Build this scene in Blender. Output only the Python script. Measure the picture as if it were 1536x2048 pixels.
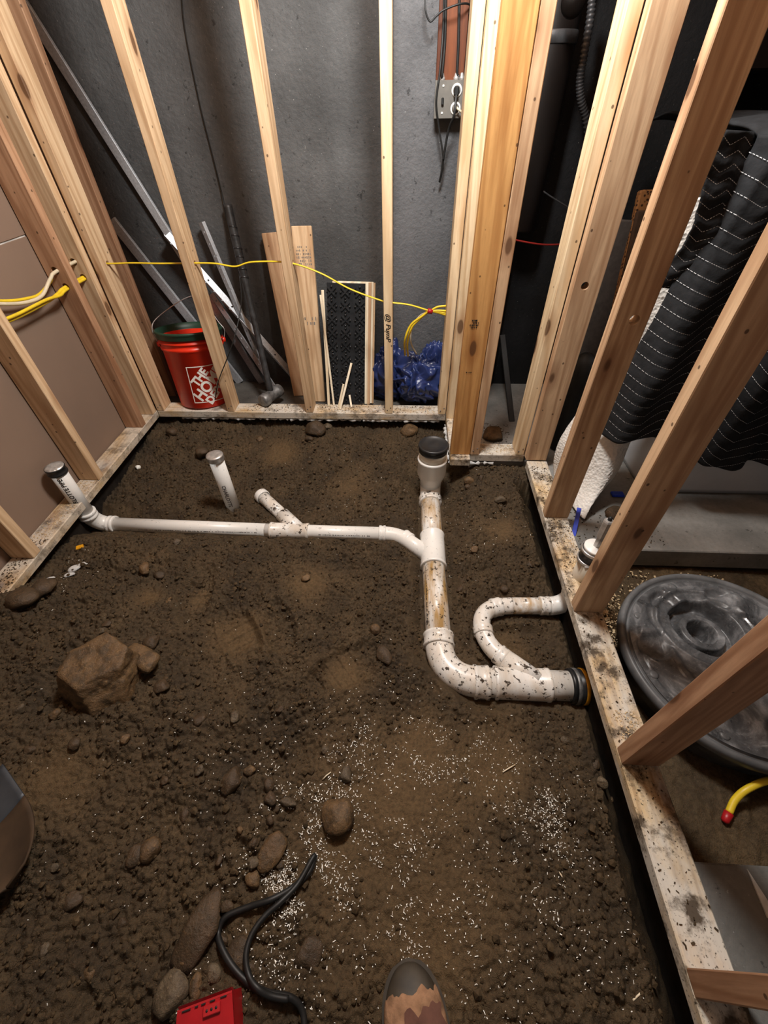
import bpy, bmesh, math, random
import numpy as np
from mathutils import Vector, Matrix, noise as mnoise

random.seed(7)
for o in list(bpy.data.objects):
    bpy.data.objects.remove(o)
C = bpy.context.scene.collection
scene = bpy.context.scene

# ------------------------------------------------------------------ camera
PP = (768.0, 1024.0); FPX = 844.0; CAMH = 1.2
def _dir(px, py):
    return Vector((px-PP[0], -(py-PP[1]), -FPX)).normalized()
_Z = -_dir(787, 1890)
_Y = _dir(827, 200); _Y = (_Y-_Z*_Y.dot(_Z)).normalized()
_X = _Y.cross(_Z)
ROT = Matrix((_X, _Y, _Z))            # world = ROT @ camera
CAM = Vector((0, 0, CAMH))
def ray(px, py): return ROT @ Vector(((px-PP[0])/FPX, -(py-PP[1])/FPX, -1.0))
def onz(px, py, z): r = ray(px, py); return CAM+r*((z-CAMH)/r.z)
def ony(px, py, y): r = ray(px, py); return CAM+r*(y/r.y)
def onx(px, py, x): r = ray(px, py); return CAM+r*(x/r.x)
cd = bpy.data.cameras.new('camera'); cam = bpy.data.objects.new('camera', cd); C.objects.link(cam)
cd.sensor_fit = 'VERTICAL'; cd.sensor_height = 36.0; cd.lens = 36.0*FPX/2048.0; cd.clip_start = 0.02
cam.matrix_world = Matrix.Translation(CAM) @ ROT.to_4x4()
scene.camera = cam

# ------------------------------------------------------------------ light
w = bpy.data.worlds.new('world'); scene.world = w; w.use_nodes = True
w.node_tree.nodes['Background'].inputs[0].default_value = (0.94, 0.98, 1.0, 1)
w.node_tree.nodes['Background'].inputs[1].default_value = 0.10
ld = bpy.data.lights.new('ceiling_bulb', 'POINT'); ld.energy = 152; ld.shadow_soft_size = 0.15; ld.color = (0.985, 1.0, 0.985)
lo = bpy.data.objects.new('ceiling_bulb', ld); C.objects.link(lo); lo.location = (0.02, 1.28, 2.04)
vs = scene.view_settings
vs.view_transform = 'Standard'; vs.look = 'None'; vs.gamma = 1.0; vs.use_curve_mapping = False; vs.exposure = 0.0

# ------------------------------------------------------------------ materials
def srgb(r, g, b):
    f = lambda c: (c/255/12.92 if c/255 <= .04045 else ((c/255+.055)/1.055)**2.4)
    return (f(r), f(g), f(b), 1)
class N:
    """small node-tree helper"""
    def __init__(s, name):
        s.m = bpy.data.materials.new(name); s.m.use_nodes = True
        s.t = s.m.node_tree; s.b = s.t.nodes['Principled BSDF']; s.n = s.t.nodes
    def new(s, typ, **kw):
        n = s.n.new(typ)
        for k, v in kw.items(): setattr(n, k, v)
        return n
    def link(s, a, b): s.t.links.new(a, b)
    def coord(s, scale=(1, 1, 1), rnd=True, rot=(0, 0, 0)):
        tc = s.new('ShaderNodeTexCoord'); out = tc.outputs['Object']
        if rnd:
            oi = s.new('ShaderNodeObjectInfo'); mu = s.new('ShaderNodeMath', operation='MULTIPLY'); mu.inputs[1].default_value = 37.0
            s.link(oi.outputs['Random'], mu.inputs[0])
            ad = s.new('ShaderNodeVectorMath', operation='ADD'); s.link(out, ad.inputs[0]); s.link(mu.outputs[0], ad.inputs[1]); out = ad.outputs[0]
        mp = s.new('ShaderNodeMapping'); mp.inputs['Scale'].default_value = scale; mp.inputs['Rotation'].default_value = rot
        s.link(out, mp.inputs[0]); return mp.outputs[0]
    def noise(s, vec, scale, detail=4, rough=.55, dist=0):
        n = s.new('ShaderNodeTexNoise'); s.link(vec, n.inputs['Vector'])
        n.inputs['Scale'].default_value = scale; n.inputs['Detail'].default_value = detail
        n.inputs['Roughness'].default_value = rough; n.inputs['Distortion'].default_value = dist
        return n.outputs[0]
    def voro(s, vec, scale, feature='F1'):
        n = s.new('ShaderNodeTexVoronoi', feature=feature); s.link(vec, n.inputs['Vector']); n.inputs['Scale'].default_value = scale
        return n.outputs['Distance']
    def ramp(s, fac, stops):
        r = s.new('ShaderNodeValToRGB'); s.link(fac, r.inputs[0]); e = r.color_ramp.elements
        while len(e) < len(stops): e.new(.5)
        for i, (p, c) in enumerate(stops):
            e[i].position = p; e[i].color = c if len(c) == 4 else (*c, 1)
        return r.outputs[0]
    def step(s, fac, a, b):
        return s.ramp(fac, [(a, (0, 0, 0, 1)), (b, (1, 1, 1, 1))]) if a < b else s.ramp(fac, [(b, (1, 1, 1, 1)), (a, (0, 0, 0, 1))])
    def mix(s, fac, a, b, mode='MIX'):
        m = s.new('ShaderNodeMix', data_type='RGBA', blend_type=mode)
        for sock, v in ((0, fac), (6, a), (7, b)):
            if isinstance(v, (int, float)): m.inputs[sock].default_value = v
            elif isinstance(v, tuple): m.inputs[sock].default_value = v
            else: s.link(v, m.inputs[sock])
        return m.outputs[2]
    def math(s, op, a, b=0.0):
        m = s.new('ShaderNodeMath', operation=op)
        for i, v in enumerate((a, b)):
            if isinstance(v, (int, float)): m.inputs[i].default_value = v
            else: s.link(v, m.inputs[i])
        return m.outputs[0]
    def bump(s, h, strength=.3, dist=.002):
        b = s.new('ShaderNodeBump'); b.inputs['Strength'].default_value = strength; b.inputs['Distance'].default_value = dist
        s.link(h, b.inputs['Height']); s.link(b.outputs[0], s.b.inputs['Normal'])
    def base(s, v):
        if isinstance(v, tuple): s.b.inputs['Base Color'].default_value = v
        else: s.link(v, s.b.inputs['Base Color'])
        return s
    def pr(s, rough=.6, metal=0.0, spec=.5):
        s.b.inputs['Roughness'].default_value = rough; s.b.inputs['Metallic'].default_value = metal
        s.b.inputs['Specular IOR Level'].default_value = spec; return s

def plain(name, col, rough=.6, metal=0, spec=.5, var=.25, scale=30, bump=0.0, dist=.001):
    n = N(name); v = n.coord(); f = n.noise(v, scale, 5)
    dark = tuple(c*(1-var) for c in col[:3])+(1,); lite = tuple(min(1, c*(1+var)) for c in col[:3])+(1,)
    n.base(n.ramp(f, [(.3, dark), (.7, lite)])); n.pr(rough, metal, spec)
    if bump: n.bump(f, bump, dist)
    return n.m

def wood(name, lite, dark, axis='Z', knot=True, grime=0.0, white=0.0, rough=.62):
    n = N(name)
    def sc(a, l): return {'X': (l, a, a), 'Y': (a, l, a), 'Z': (a, a, l)}[axis]
    v1 = n.coord(sc(1, .06)); v2 = n.coord(sc(1, .12))
    ring = n.noise(v1, 26, 3, .6, 1.2)
    wv = n.new('ShaderNodeTexWave', wave_type='BANDS', bands_direction={'X': 'Y', 'Y': 'X', 'Z': 'DIAGONAL'}[axis])
    n.link(v1, wv.inputs[0]); wv.inputs['Scale'].default_value = 15; wv.inputs['Distortion'].default_value = 11
    wv.inputs['Detail'].default_value = 2; wv.inputs['Detail Scale'].default_value = .8
    fine = n.noise(v2, 170, 3, .6)
    mid = n.ramp(ring, [(.3, dark), (.58, lite)])
    c = n.mix(n.math('MULTIPLY', n.step(wv.outputs[1], .5, 1.0), .55), mid, (dark[0]*.80, dark[1]*.70, dark[2]*.60, 1))
    c = n.mix(n.math('MULTIPLY', n.step(fine, .45, .75), .22), c, tuple(x*.6 for x in dark[:3])+(1,))
    blot = n.noise(n.coord(sc(1, .4)), 6, 2)
    c = n.mix(n.math('MULTIPLY', n.step(blot, .45, .75), .28), c, tuple(min(1, x*1.35) for x in lite[:3])+(1,))
    if knot:
        kv = n.coord(sc(1, .42)); k = n.voro(kv, 8.5)
        c = n.mix(n.math('MULTIPLY', n.step(k, .30, .13), .5), c, (dark[0]*.62, dark[1]*.45, dark[2]*.35, 1))
        c = n.mix(n.math('MULTIPLY', n.step(k, .125, .095), .8), c, (.085, .034, .013, 1))
        k2 = n.voro(n.coord(sc(1, .8)), 21.0)
        c = n.mix(n.math('MULTIPLY', n.step(k2, .085, .06), .8), c, (.05, .022, .01, 1))
    if white:
        wn = n.noise(n.coord(sc(1, .5)), 9, 5, .65)
        c = n.mix(n.math('MULTIPLY', n.step(wn, .36, .56), white), c, (.62, .595, .54, 1))
    if grime:
        g = n.noise(n.coord(), 14, 6, .7); c = n.mix(n.math('MULTIPLY', n.step(g, .50, .62), grime), c, (.055, .036, .02, 1))
        g2 = n.noise(n.coord(), 150, 3, .6); c = n.mix(n.math('MULTIPLY', n.step(g2, .60, .68), grime), c, (.05, .034, .02, 1))
    n.base(c).pr(rough, 0, .35); n.bump(n.mix(.5, fine, ring), .22, .0015)
    return n.m

def pvc(name, stain=0.0, specks=.5, col=(.80, .79, .76, 1)):
    n = N(name); v = n.coord(); c = col
    f = n.noise(v, 7, 5, .6)
    c = n.mix(n.math('MULTIPLY', n.step(f, .35, .7), .22), c, (.62, .59, .54, 1))
    if stain:
        s = n.noise(n.coord((26, 5, 26)), 1, 5, .6); c = n.mix(n.math('MULTIPLY', n.step(s, .38, .62), stain), c, (.42, .25, .075, 1))
    if specks:
        d = n.noise(v, 75, 4, .6); c = n.mix(n.math('MULTIPLY', n.step(d, .66-.06*specks, .68-.06*specks), specks), c, (.03, .019, .011, 1))
        d2 = n.noise(v, 24, 5, .7); c = n.mix(n.math('MULTIPLY', n.step(d2, .70-.09*specks, .715-.09*specks), specks), c, (.035, .022, .012, 1))
    n.base(c).pr(.33, 0, .5); return n.m

def dirt_mat(name, lo_c, hi_c):
    n = N(name); v = n.coord((1, 1, 1), False)
    f = n.noise(v, 9, 6, .65); g = n.noise(v, 110, 5, .7); h = n.noise(v, 420, 2, .6)
    c = n.ramp(f, [(.3, lo_c), (.7, hi_c)])
    at = n.new('ShaderNodeAttribute', attribute_name='packed')
    c = n.mix(n.math('MULTIPLY', at.outputs['Fac'], .75), c, (hi_c[0]*1.38, hi_c[1]*1.30, hi_c[2]*1.15, 1))
    c = n.mix(n.math('MULTIPLY', n.step(g, .42, .66), .45), c, tuple(x*.42 for x in lo_c[:3])+(1,))
    c = n.mix(n.math('MULTIPLY', n.step(h, .66, .72), .35), c, (.24, .17, .10, 1))
    n.base(c).pr(.72, 0, .35)
    n.link(n.ramp(g, [(.3, (.5, .5, .5)), (.7, (.9, .9, .9))]), n.b.inputs['Roughness'])
    n.bump(n.mix(.4, g, h), .9, .0065); return n.m

def concrete(name, lo_c, hi_c, chips=.0, streak=0.0, bump=.35, rough=.75):
    n = N(name); v = n.coord((1, 1, 1), False)
    f = n.noise(v, 3.2, 6, .6); g = n.noise(v, 60, 5, .65)
    c = n.ramp(f, [(.32, lo_c), (.7, hi_c)])
    c = n.mix(n.math('MULTIPLY', n.step(g, .35, .75), .3), c, tuple(x*.6 for x in lo_c[:3])+(1,))
    if streak:
        s = n.noise(n.coord((5, 5, .45), False), 1.3, 3, .5); c = n.mix(n.math('MULTIPLY', n.step(s, .40, .65), streak), c, tuple(x*.45 for x in lo_c[:3])+(1,))
    if chips:
        k = n.noise(v, 26, 6, .75); c = n.mix(n.math('MULTIPLY', n.step(k, .62, .66), chips), c, tuple(x*.35 for x in lo_c[:3])+(1,))
        k2 = n.noise(v, 85, 4, .7); c = n.mix(n.math('MULTIPLY', n.step(k2, .67, .70), chips*.8), c, (.45, .44, .42, 1))
    n.base(c).pr(rough, 0, .35); n.bump(n.mix(.35, g, n.noise(v, 11, 5, .7)), bump, .012); return n.m

M = {}
M['wood_pale'] = wood('wood_pale', srgb(230, 205, 168), srgb(206, 172, 130))
M['wood_tan'] = wood('wood_tan', srgb(212, 182, 146), srgb(182, 147, 110))
M['wood_red'] = wood('wood_red', srgb(180, 140, 108), srgb(142, 102, 74))
M['wood_orange'] = wood('wood_orange', srgb(206, 156, 96), srgb(172, 120, 66))
M['wood_pink'] = wood('wood_pink', srgb(208, 174, 138), srgb(168, 130, 98))
M['plate_x'] = wood('plate_x', srgb(206, 180, 140), srgb(160, 130, 92), 'X', True, .65, .8)
M['plate_y'] = wood('plate_y', srgb(206, 180, 140), srgb(150, 122, 88), 'Y', True, .95, .85)
M['plate_left'] = wood('plate_left', srgb(196, 168, 128), srgb(150, 120, 84), 'Y', True, .6, .6)
M['wood_dark'] = wood('wood_dark', srgb(112, 58, 26), srgb(80, 38, 16), 'Z', False)
M['wood_stick'] = wood('wood_stick', srgb(240, 228, 204), srgb(214, 194, 160), 'Z', False)
M['dirt'] = dirt_mat('dirt', (.031, .0196, .0090, 1), (.093, .0595, .0275, 1))
M['crumb'] = plain('crumb', (.054, .034, .0155, 1), .8, 0, .3, .5, 40, .8, .004)
M['slab_edge_shade'] = plain('slab_edge_shade', (.014, .010, .007, 1), .9, 0, .2, .5, 30, .6, .006)  # near-black slab sides: shade under the plates put into the colour
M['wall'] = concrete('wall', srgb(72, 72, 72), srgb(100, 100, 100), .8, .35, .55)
M['pilaster'] = concrete('pilaster', srgb(80, 80, 82), srgb(112, 112, 114), .85, .15, .55)
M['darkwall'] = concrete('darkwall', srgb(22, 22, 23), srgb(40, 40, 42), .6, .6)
M['slab'] = concrete('slab', srgb(104, 102, 98), srgb(158, 154, 148), .8, 0, .3)
M['slab_dark'] = concrete('slab_dark', srgb(62, 58, 54), srgb(98, 94, 88), .8, 0, .3)
M['slab_mid'] = concrete('slab_mid', srgb(88, 86, 82), srgb(130, 127, 122), .8, 0, .3)
M['paper'] = plain('paper', srgb(128, 107, 92), .85, 0, .2, .07, 2.5, .05)
M['joint'] = plain('joint', srgb(190, 186, 180), .8)
M['pvc'] = pvc('pvc', 0, .35)
M['pvc_dirty'] = pvc('pvc_dirty', .35, .95)
M['pvc_stained'] = pvc('pvc_stained', .95, .85)
M['pvc_clean'] = pvc('pvc_clean', 0, .0)
M['pvc_cream'] = pvc('pvc_cream', 0, .15, srgb(212, 200, 180))
M['rubber'] = plain('rubber', (.013, .013, .014, 1), .38, 0, .5, .4, 25, .1)
M['black'] = plain('black', (.012, .012, .012, 1), .55, 0, .4, .3)
M['cord'] = plain('cord', (.010, .0098, .0095, 1), .5, 0, .4, .4, 60)
M['steel'] = plain('steel', (.50, .48, .46, 1), .35, .6, .5, .3, 50, .1)
M['galv'] = plain('galv', (.46, .47, .49, 1), .42, .35, .5, .2, 120, .05)
M['iron'] = plain('iron', (.19, .185, .18, 1), .5, .55, .5, .5, 45, .5, .002)
M['foil'] = plain('foil', (.62, .61, .59, 1), .3, .6, .5, .3, 60, .9, .004)
M['ink'] = plain('ink', (.02, .018, .017, 1), .7, 0, .2)
M['pale_ink'] = plain('pale_ink', (.16, .15, .14, 1), .7, 0, .2)
M['yellow'] = plain('yellow', srgb(222, 190, 40), .42, 0, .5, .12)
M['cable_white'] = plain('cable_white', srgb(205, 192, 165), .45, 0, .5, .1)
M['red'] = plain('red', srgb(172, 24, 30), .42, 0, .5, .12)
M['bucket'] = plain('bucket', srgb(222, 46, 18), .34, 0, .5, .12, 12)
M['green'] = plain('green', srgb(30, 62, 46), .45, 0, .5, .25)
M['logo'] = plain('logo', srgb(232, 226, 218), .5, 0, .4, .06)
M['gold'] = plain('gold', srgb(214, 150, 20), .45, 0, .5, .25, 50)
M['tarp'] = plain('tarp', srgb(36, 50, 98), .34, 0, .6, .3, 14, .25, .004)
M['plastic_black'] = plain('plastic_black', (.018, .018, .019, 1), .22, 0, .5, .3)
M['lid'] = None
def stone_mat(name, a, b):
    n = N(name); v = n.coord(); f = n.noise(v, 16, 6, .7); g = n.noise(v, 120, 4, .7); h = n.noise(v, 34, 5, .7)
    c = n.ramp(f, [(.3, a), (.7, b)]); c = n.mix(n.math('MULTIPLY', n.step(h, .46, .60), .75), c, (.040, .0250, .0115, 1))
    c = n.mix(n.math('MULTIPLY', n.step(g, .60, .68), .5), c, tuple(min(1, x*1.9) for x in b[:3])+(1,)); n.base(c).pr(.6, 0, .45); n.bump(n.mix(.5, g, h), .9, .007); return n.m
M['stone'] = stone_mat('stone', srgb(76, 56, 34), srgb(110, 85, 55))
M['stone_grey'] = stone_mat('stone_grey', srgb(70, 58, 44), srgb(104, 90, 70))
M['stone_dark'] = stone_mat('stone_dark', srgb(52, 39, 25), srgb(82, 63, 42))
M['chip'] = plain('chip', srgb(250, 246, 238), .4, 0, .6, .08)
M['sawdust'] = plain('sawdust', srgb(196, 172, 136), .8, 0, .2, .3, 90)
M['plaster'] = plain('plaster', srgb(186, 186, 184), .8, 0, .2, .25, 30, .6, .003)
M['suede'] = plain('suede', srgb(148, 114, 88), .95, 0, .15, .4, 40, .9, .006)
M['suede_dark'] = plain('suede_dark', srgb(98, 68, 58), .9, 0, .2, .35, 22, .6, .003)
M['boot_rubber'] = plain('boot_rubber', (.040, .031, .021, 1), .6, 0, .4, .5, 20)
M['white_enamel'] = plain('white_enamel', srgb(200, 200, 202), .22, 0, .5, .03)
M['blanket'] = plain('blanket', (.0125, .0130, .0145, 1), .85, 0, .25, .35, 34, .6, .004)
M['thread'] = plain('thread', srgb(205, 205, 206), .8)
M['blue'] = plain('blue', srgb(22, 58, 190), .45)
M['rust'] = plain('rust', srgb(66, 50, 34), .8, .1, .4, .4, 12, .4)
M['blade'] = plain('blade', srgb(70, 74, 80), .5, .4, .5, .25, 14, .2)
M['redwire'] = plain('redwire', srgb(150, 30, 22), .5)
M['tape'] = plain('tape', (.030, .030, .031, 1), .45, 0, .5, .6, 38, .4, .002)
M['box_grey'] = plain('box_grey', srgb(112, 108, 102), .5, .35, .5, .15)
M['device'] = plain('device', srgb(225, 222, 216), .4)
M['felt'] = plain('felt', srgb(78, 72, 68), .9, 0, .1, .15, 60)
M['board_brown'] = plain('board_brown', srgb(84, 66, 52), .8, 0, .2, .2, 40)
M['tank'] = plain('tank', srgb(28, 21, 18), .5, .1, .4, .35, 6)
M['conduit'] = plain('conduit', srgb(92, 92, 94), .45, .5)
def leopard():
    n = N('speckled_fabric'); v = n.coord(); k = n.voro(v, 95)
    n.base(n.ramp(k, [(.25, srgb(40, 22, 12)), (.5, srgb(138, 92, 52))])).pr(.85, 0, .2); return n.m
M['leopard'] = leopard()
def lidmat():
    n = N('sump_plastic'); v = n.coord(); f = n.noise(v, 9, 6, .68, .6)
    c = n.ramp(f, [(.34, (.030, .030, .031, 1)), (.50, (.085, .085, .088, 1)), (.70, (.27, .27, .275, 1))])
    g = n.noise(v, 160, 3, .6); c = n.mix(n.math('MULTIPLY', n.step(g, .60, .70), .35), c, (.30, .30, .30, 1))
    n.base(c).pr(.36, 0, .5)
    n.link(n.ramp(f, [(.35, (.22, .22, .22)), (.7, (.6, .6, .6))]), n.b.inputs['Roughness']); n.bump(g, .12, .002); return n.m
M['lid'] = lidmat(); M['lid_rim'] = plain('lid_rim', (.12, .12, .122, 1), .45, 0, .5, .4, 18, .1)
def quiltmat():
    n = N('white_quilt'); v = n.coord(); k = n.voro(v, 110)
    n.base(n.ramp(n.noise(v, 8, 4), [(.3, srgb(196, 190, 182)), (.7, srgb(226, 222, 216))])).pr(.9, 0, .15); n.bump(k, .8, .0030); return n.m
M['quilt'] = quiltmat()

# ------------------------------------------------------------------ geometry helpers
class MB:
    def __init__(s): s.v = []; s.f = []; s.sm = []
    def add(s, vs, fs, smooth=False):
        o = len(s.v); s.v += [tuple(p) for p in vs]; s.f += [tuple(i+o for i in f) for f in fs]; s.sm += [smooth]*len(fs); return s
    def box(s, c, size, ch=.0015, mat=None):
        hx, hy, hz = (d/2 for d in size); ch = min(ch, hx*.6, hy*.6, hz*.6)
        vs, fs = [], []; idx = {}
        for sx in (-1, 1):
            for sy in (-1, 1):
                for sz in (-1, 1):
                    for a in range(3):
                        p = [sx*(hx-ch*(a != 0)), sy*(hy-ch*(a != 1)), sz*(hz-ch*(a != 2))]
                        idx[(sx, sy, sz, a)] = len(vs); vs.append(p)
        for a in range(3):
            b, d = (a+1) % 3, (a+2) % 3
            for sg in (-1, 1):
                q = []
                for (u, w_) in ((-1, -1), (1, -1), (1, 1), (-1, 1)):
                    k = [0, 0, 0]; k[a] = sg; k[b] = u; k[d] = w_; q.append(idx[(*k, a)])
                fs.append(q if sg > 0 else q[::-1])
            for u in (-1, 1):                      # edge chamfers along axis a
                for w_ in (-1, 1):
                    k0 = [0, 0, 0]; k0[b] = u; k0[d] = w_; k1 = list(k0); k0[a] = -1; k1[a] = 1
                    q = [idx[(*k0, b)], idx[(*k1, b)], idx[(*k1, d)], idx[(*k0, d)]]
                    fs.append(q if u*w_ < 0 else q[::-1])
        for sx in (-1, 1):
            for sy in (-1, 1):
                for sz in (-1, 1):
                    q = [idx[(sx, sy, sz, a)] for a in range(3)]; fs.append(q if sx*sy*sz > 0 else q[::-1])
        m = mat or Matrix()
        return s.add([m @ (Vector(p)) + Vector(c) for p in vs], fs)
    def tube(s, path, r, seg=16, caps=True, flat=None):
        path = [Vector(p) for p in path]; n = len(path); R = r if isinstance(r, (list, tuple)) else [r]*n
        vs, fs = [], []; t0 = (path[1]-path[0]).normalized()
        a = Vector((0, 0, 1)) if abs(t0.z) < .9 else Vector((1, 0, 0)); u = t0.cross(a).normalized()
        for i in range(n):
            t = (path[min(i+1, n-1)]-path[max(i-1, 0)]).normalized(); u = (u-t*u.dot(t)).normalized(); b = t.cross(u)
            for k in range(seg):
                th = 2*math.pi*k/seg; cu, cb = math.cos(th), math.sin(th)*(flat or 1)
                vs.append(path[i]+(u*cu+b*cb)*R[i])
        for i in range(n-1):
            for k in range(seg):
                k2 = (k+1) % seg; fs.append((i*seg+k, i*seg+k2, (i+1)*seg+k2, (i+1)*seg+k))
        s.add(vs, fs, True)
        if caps:
            o = len(s.v)-len(vs)
            s.f.append(tuple(o+k for k in range(seg))[::-1]); s.sm.append(False)
            s.f.append(tuple(o+(n-1)*seg+k for k in range(seg))); s.sm.append(False)
        return s
    def lathe(s, base, axis, prof, seg=32, sharp=False):
        base = Vector(base); t = Vector(axis).normalized()
        a = Vector((1, 0, 0)) if abs(t.x) < .9 else Vector((0, 1, 0)); u = (a-t*a.dot(t)).normalized(); b = t.cross(u)
        vs, fs = [], []
        for (r, h) in prof:
            for k in range(seg):
                th = 2*math.pi*k/seg; vs.append(base+t*h+(u*math.cos(th)+b*math.sin(th))*max(r, 1e-5))
        for i in range(len(prof)-1):
            for k in range(seg):
                k2 = (k+1) % seg; fs.append((i*seg+k, i*seg+k2, (i+1)*seg+k2, (i+1)*seg+k))
        return s.add(vs, fs, not sharp)
    def grid(s, fn, nu, nv, smooth=True):
        vs = [fn(i/nu, j/nv) for j in range(nv+1) for i in range(nu+1)]
        fs = [(j*(nu+1)+i, j*(nu+1)+i+1, (j+1)*(nu+1)+i+1, (j+1)*(nu+1)+i) for j in range(nv) for i in range(nu)]
        return s.add(vs, fs, smooth)
    def mesh(s, name, mat):
        me = bpy.data.meshes.new(name); me.from_pydata([tuple(v) for v in s.v], [], s.f)
        me.polygons.foreach_set('use_smooth', s.sm); me.materials.append(mat); me.update(); return me
    def build(s, name, mat, parent=None, mw=None, auto=True):
        return link(name, s.mesh(name, M[mat] if isinstance(mat, str) else mat), parent, mw, auto)
PW = {}   # world matrices of the empties
def link(name, me, parent=None, mw=None, auto=True):
    o = bpy.data.objects.new(name, me); C.objects.link(o)
    o.matrix_basis = mw or Matrix()
    if parent is not None:
        o.parent = parent; o.matrix_parent_inverse = PW.get(parent.name, Matrix()).inverted()
    PW[o.name] = (mw or Matrix()).copy()
    return o
def tag(o, label, cat, group=None, kind=None):
    if label: o['label'] = label
    if cat: o['category'] = cat
    if group: o['group'] = group
    if kind: o['kind'] = kind
    return o
def thing(name, label, cat, loc=(0, 0, 0), group=None):
    o = bpy.data.objects.new(name, None); C.objects.link(o); o.location = loc; o.empty_display_size = .05
    PW[o.name] = Matrix.Translation(Vector(loc)); return tag(o, label, cat, group)
def struct(name, mb, mat, label=None):
    o = mb.build(name, mat); o['kind'] = 'structure'
    if label: o['label'] = label
    return o
def arc(p0, p1, p2, n=8):
    p0, p1, p2 = Vector(p0), Vector(p1), Vector(p2)
    return [p0*(1-t)**2+p1*2*t*(1-t)+p2*t*t for t in [i/n for i in range(n+1)]]
def spline(pts, n=8):
    P = [Vector(p) for p in pts]; P = [P[0]*2-P[1]]+P+[P[-1]*2-P[-2]]; out = []
    for i in range(1, len(P)-2):
        for k in range(n):
            t = k/n; a, b, c, d = P[i-1:i+3]
            out.append(.5*((2*b)+(c-a)*t+(2*a-5*b+4*c-d)*t*t+(3*b-a-3*c+d)*t**3))
    out.append(P[-2]); return out
def lean(b, t, roll=None):
    """matrix whose local Z runs from b to t; local X as close to roll as possible"""
    b, t = Vector(b), Vector(t); z = (t-b).normalized(); x = Vector(roll or (1, 0, 0)); x = (x-z*x.dot(z)).normalized(); y = z.cross(x)
    return Matrix.Translation(b) @ Matrix((x, y, z)).transposed().to_4x4(), (t-b).length
def text_mb(txt, size, bold=0.0, shear=0.0, spacing=1.0):
    cu = bpy.data.curves.new('t', 'FONT'); cu.body = txt; cu.size = size; cu.offset = bold; cu.shear = shear; cu.space_character = spacing
    cu.align_x = 'CENTER'; cu.align_y = 'CENTER'; cu.resolution_u = 3
    o = bpy.data.objects.new('t', cu); C.objects.link(o)
    me = bpy.data.meshes.new_from_object(o.evaluated_get(bpy.context.evaluated_depsgraph_get()))
    bm = bmesh.new(); bm.from_mesh(me); bmesh.ops.triangulate(bm, faces=bm.faces)
    for _ in range(1): bmesh.ops.subdivide_edges(bm, edges=[e for e in bm.edges if e.calc_length() > size*.18], cuts=1)
    vs = [(v.co.x, v.co.y) for v in bm.verts]; bm.verts.index_update(); fs = [tuple(v.index for v in f.verts) for f in bm.faces]; bm.free()
    bpy.data.objects.remove(o); bpy.data.curves.remove(cu); bpy.data.meshes.remove(me); return vs, fs
def cut_holes(o, cyls):
    """drill real holes: cyls = [(point, axis, radius)] in world space"""
    mb = MB()
    for p, ax, r in cyls:
        p = Vector(p); ax = Vector(ax).normalized(); mb.tube([p-ax*.1, p+ax*.1], r, 14)
    cme = mb.mesh('cut', M['wood_tan']); c = bpy.data.objects.new('cut', cme); C.objects.link(c)
    tmp = bpy.data.objects.new('tmp', o.data.copy()); C.objects.link(tmp); tmp.matrix_world = PW[o.name]
    md = tmp.modifiers.new('b', 'BOOLEAN'); md.operation = 'DIFFERENCE'; md.object = c; md.solver = 'EXACT'
    dg = bpy.context.evaluated_depsgraph_get(); dg.update()
    me = bpy.data.meshes.new_from_object(tmp.evaluated_get(dg)); me.name = o.data.name
    bpy.data.objects.remove(tmp); bpy.data.objects.remove(c); o.data = me

# numpy noise
def vnoise(x, y, seed=0):
    xi, yi = np.floor(x).astype(np.int64), np.floor(y).astype(np.int64); fx, fy = x-xi, y-yi
    fx = fx*fx*(3-2*fx); fy = fy*fy*(3-2*fy)
    def h(a, b):
        n = (a*374761393+b*668265263+seed*1442695041) & 0xffffffff
        n = ((n ^ (n >> 13))*1274126177) & 0xffffffff; return ((n ^ (n >> 16)) & 0xffff)/65535.0
    return (h(xi, yi)*(1-fx)+h(xi+1, yi)*fx)*(1-fy)+(h(xi, yi+1)*(1-fx)+h(xi+1, yi+1)*fx)*fy
def fbm(x, y, s, oct=4, seed=0):
    r = 0; a = 1.0; t = 0
    for i in range(oct):
        r = r+a*(vnoise(x*s+7.1*i, y*s-3.3*i, seed+i)-.5); t += a; a *= .55; s *= 2.03
    return r/t*2
def cells(x, y, s, seed=0):
    x, y = x*s, y*s; xi, yi = np.floor(x), np.floor(y); best = np.full(x.shape, 9.0)
    def h(a, b, k):
        n = (a.astype(np.int64)*374761393+b.astype(np.int64)*668265263+(seed+k)*97531) & 0xffffffff
        n = ((n ^ (n >> 13))*1274126177) & 0xffffffff; return ((n ^ (n >> 16)) & 0xffff)/65535.0
    for dx in (-1, 0, 1):
        for dy in (-1, 0, 1):
            cx, cy = xi+dx, yi+dy; px, py = cx+h(cx, cy, 1), cy+h(cx, cy, 2)
            best = np.minimum(best, np.hypot(x-px, y-py)/(0.55+.6*h(cx, cy, 3)))
    return best

# ------------------------------------------------------------------ the setting
T = .038
XL, XR = -1.325, .543           # inner edges of the side plates
YB, YJ = 1.920, 1.580           # front edges of the back plate and of the jog plate
WALLY, PILY = 2.33, 2.235

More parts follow.
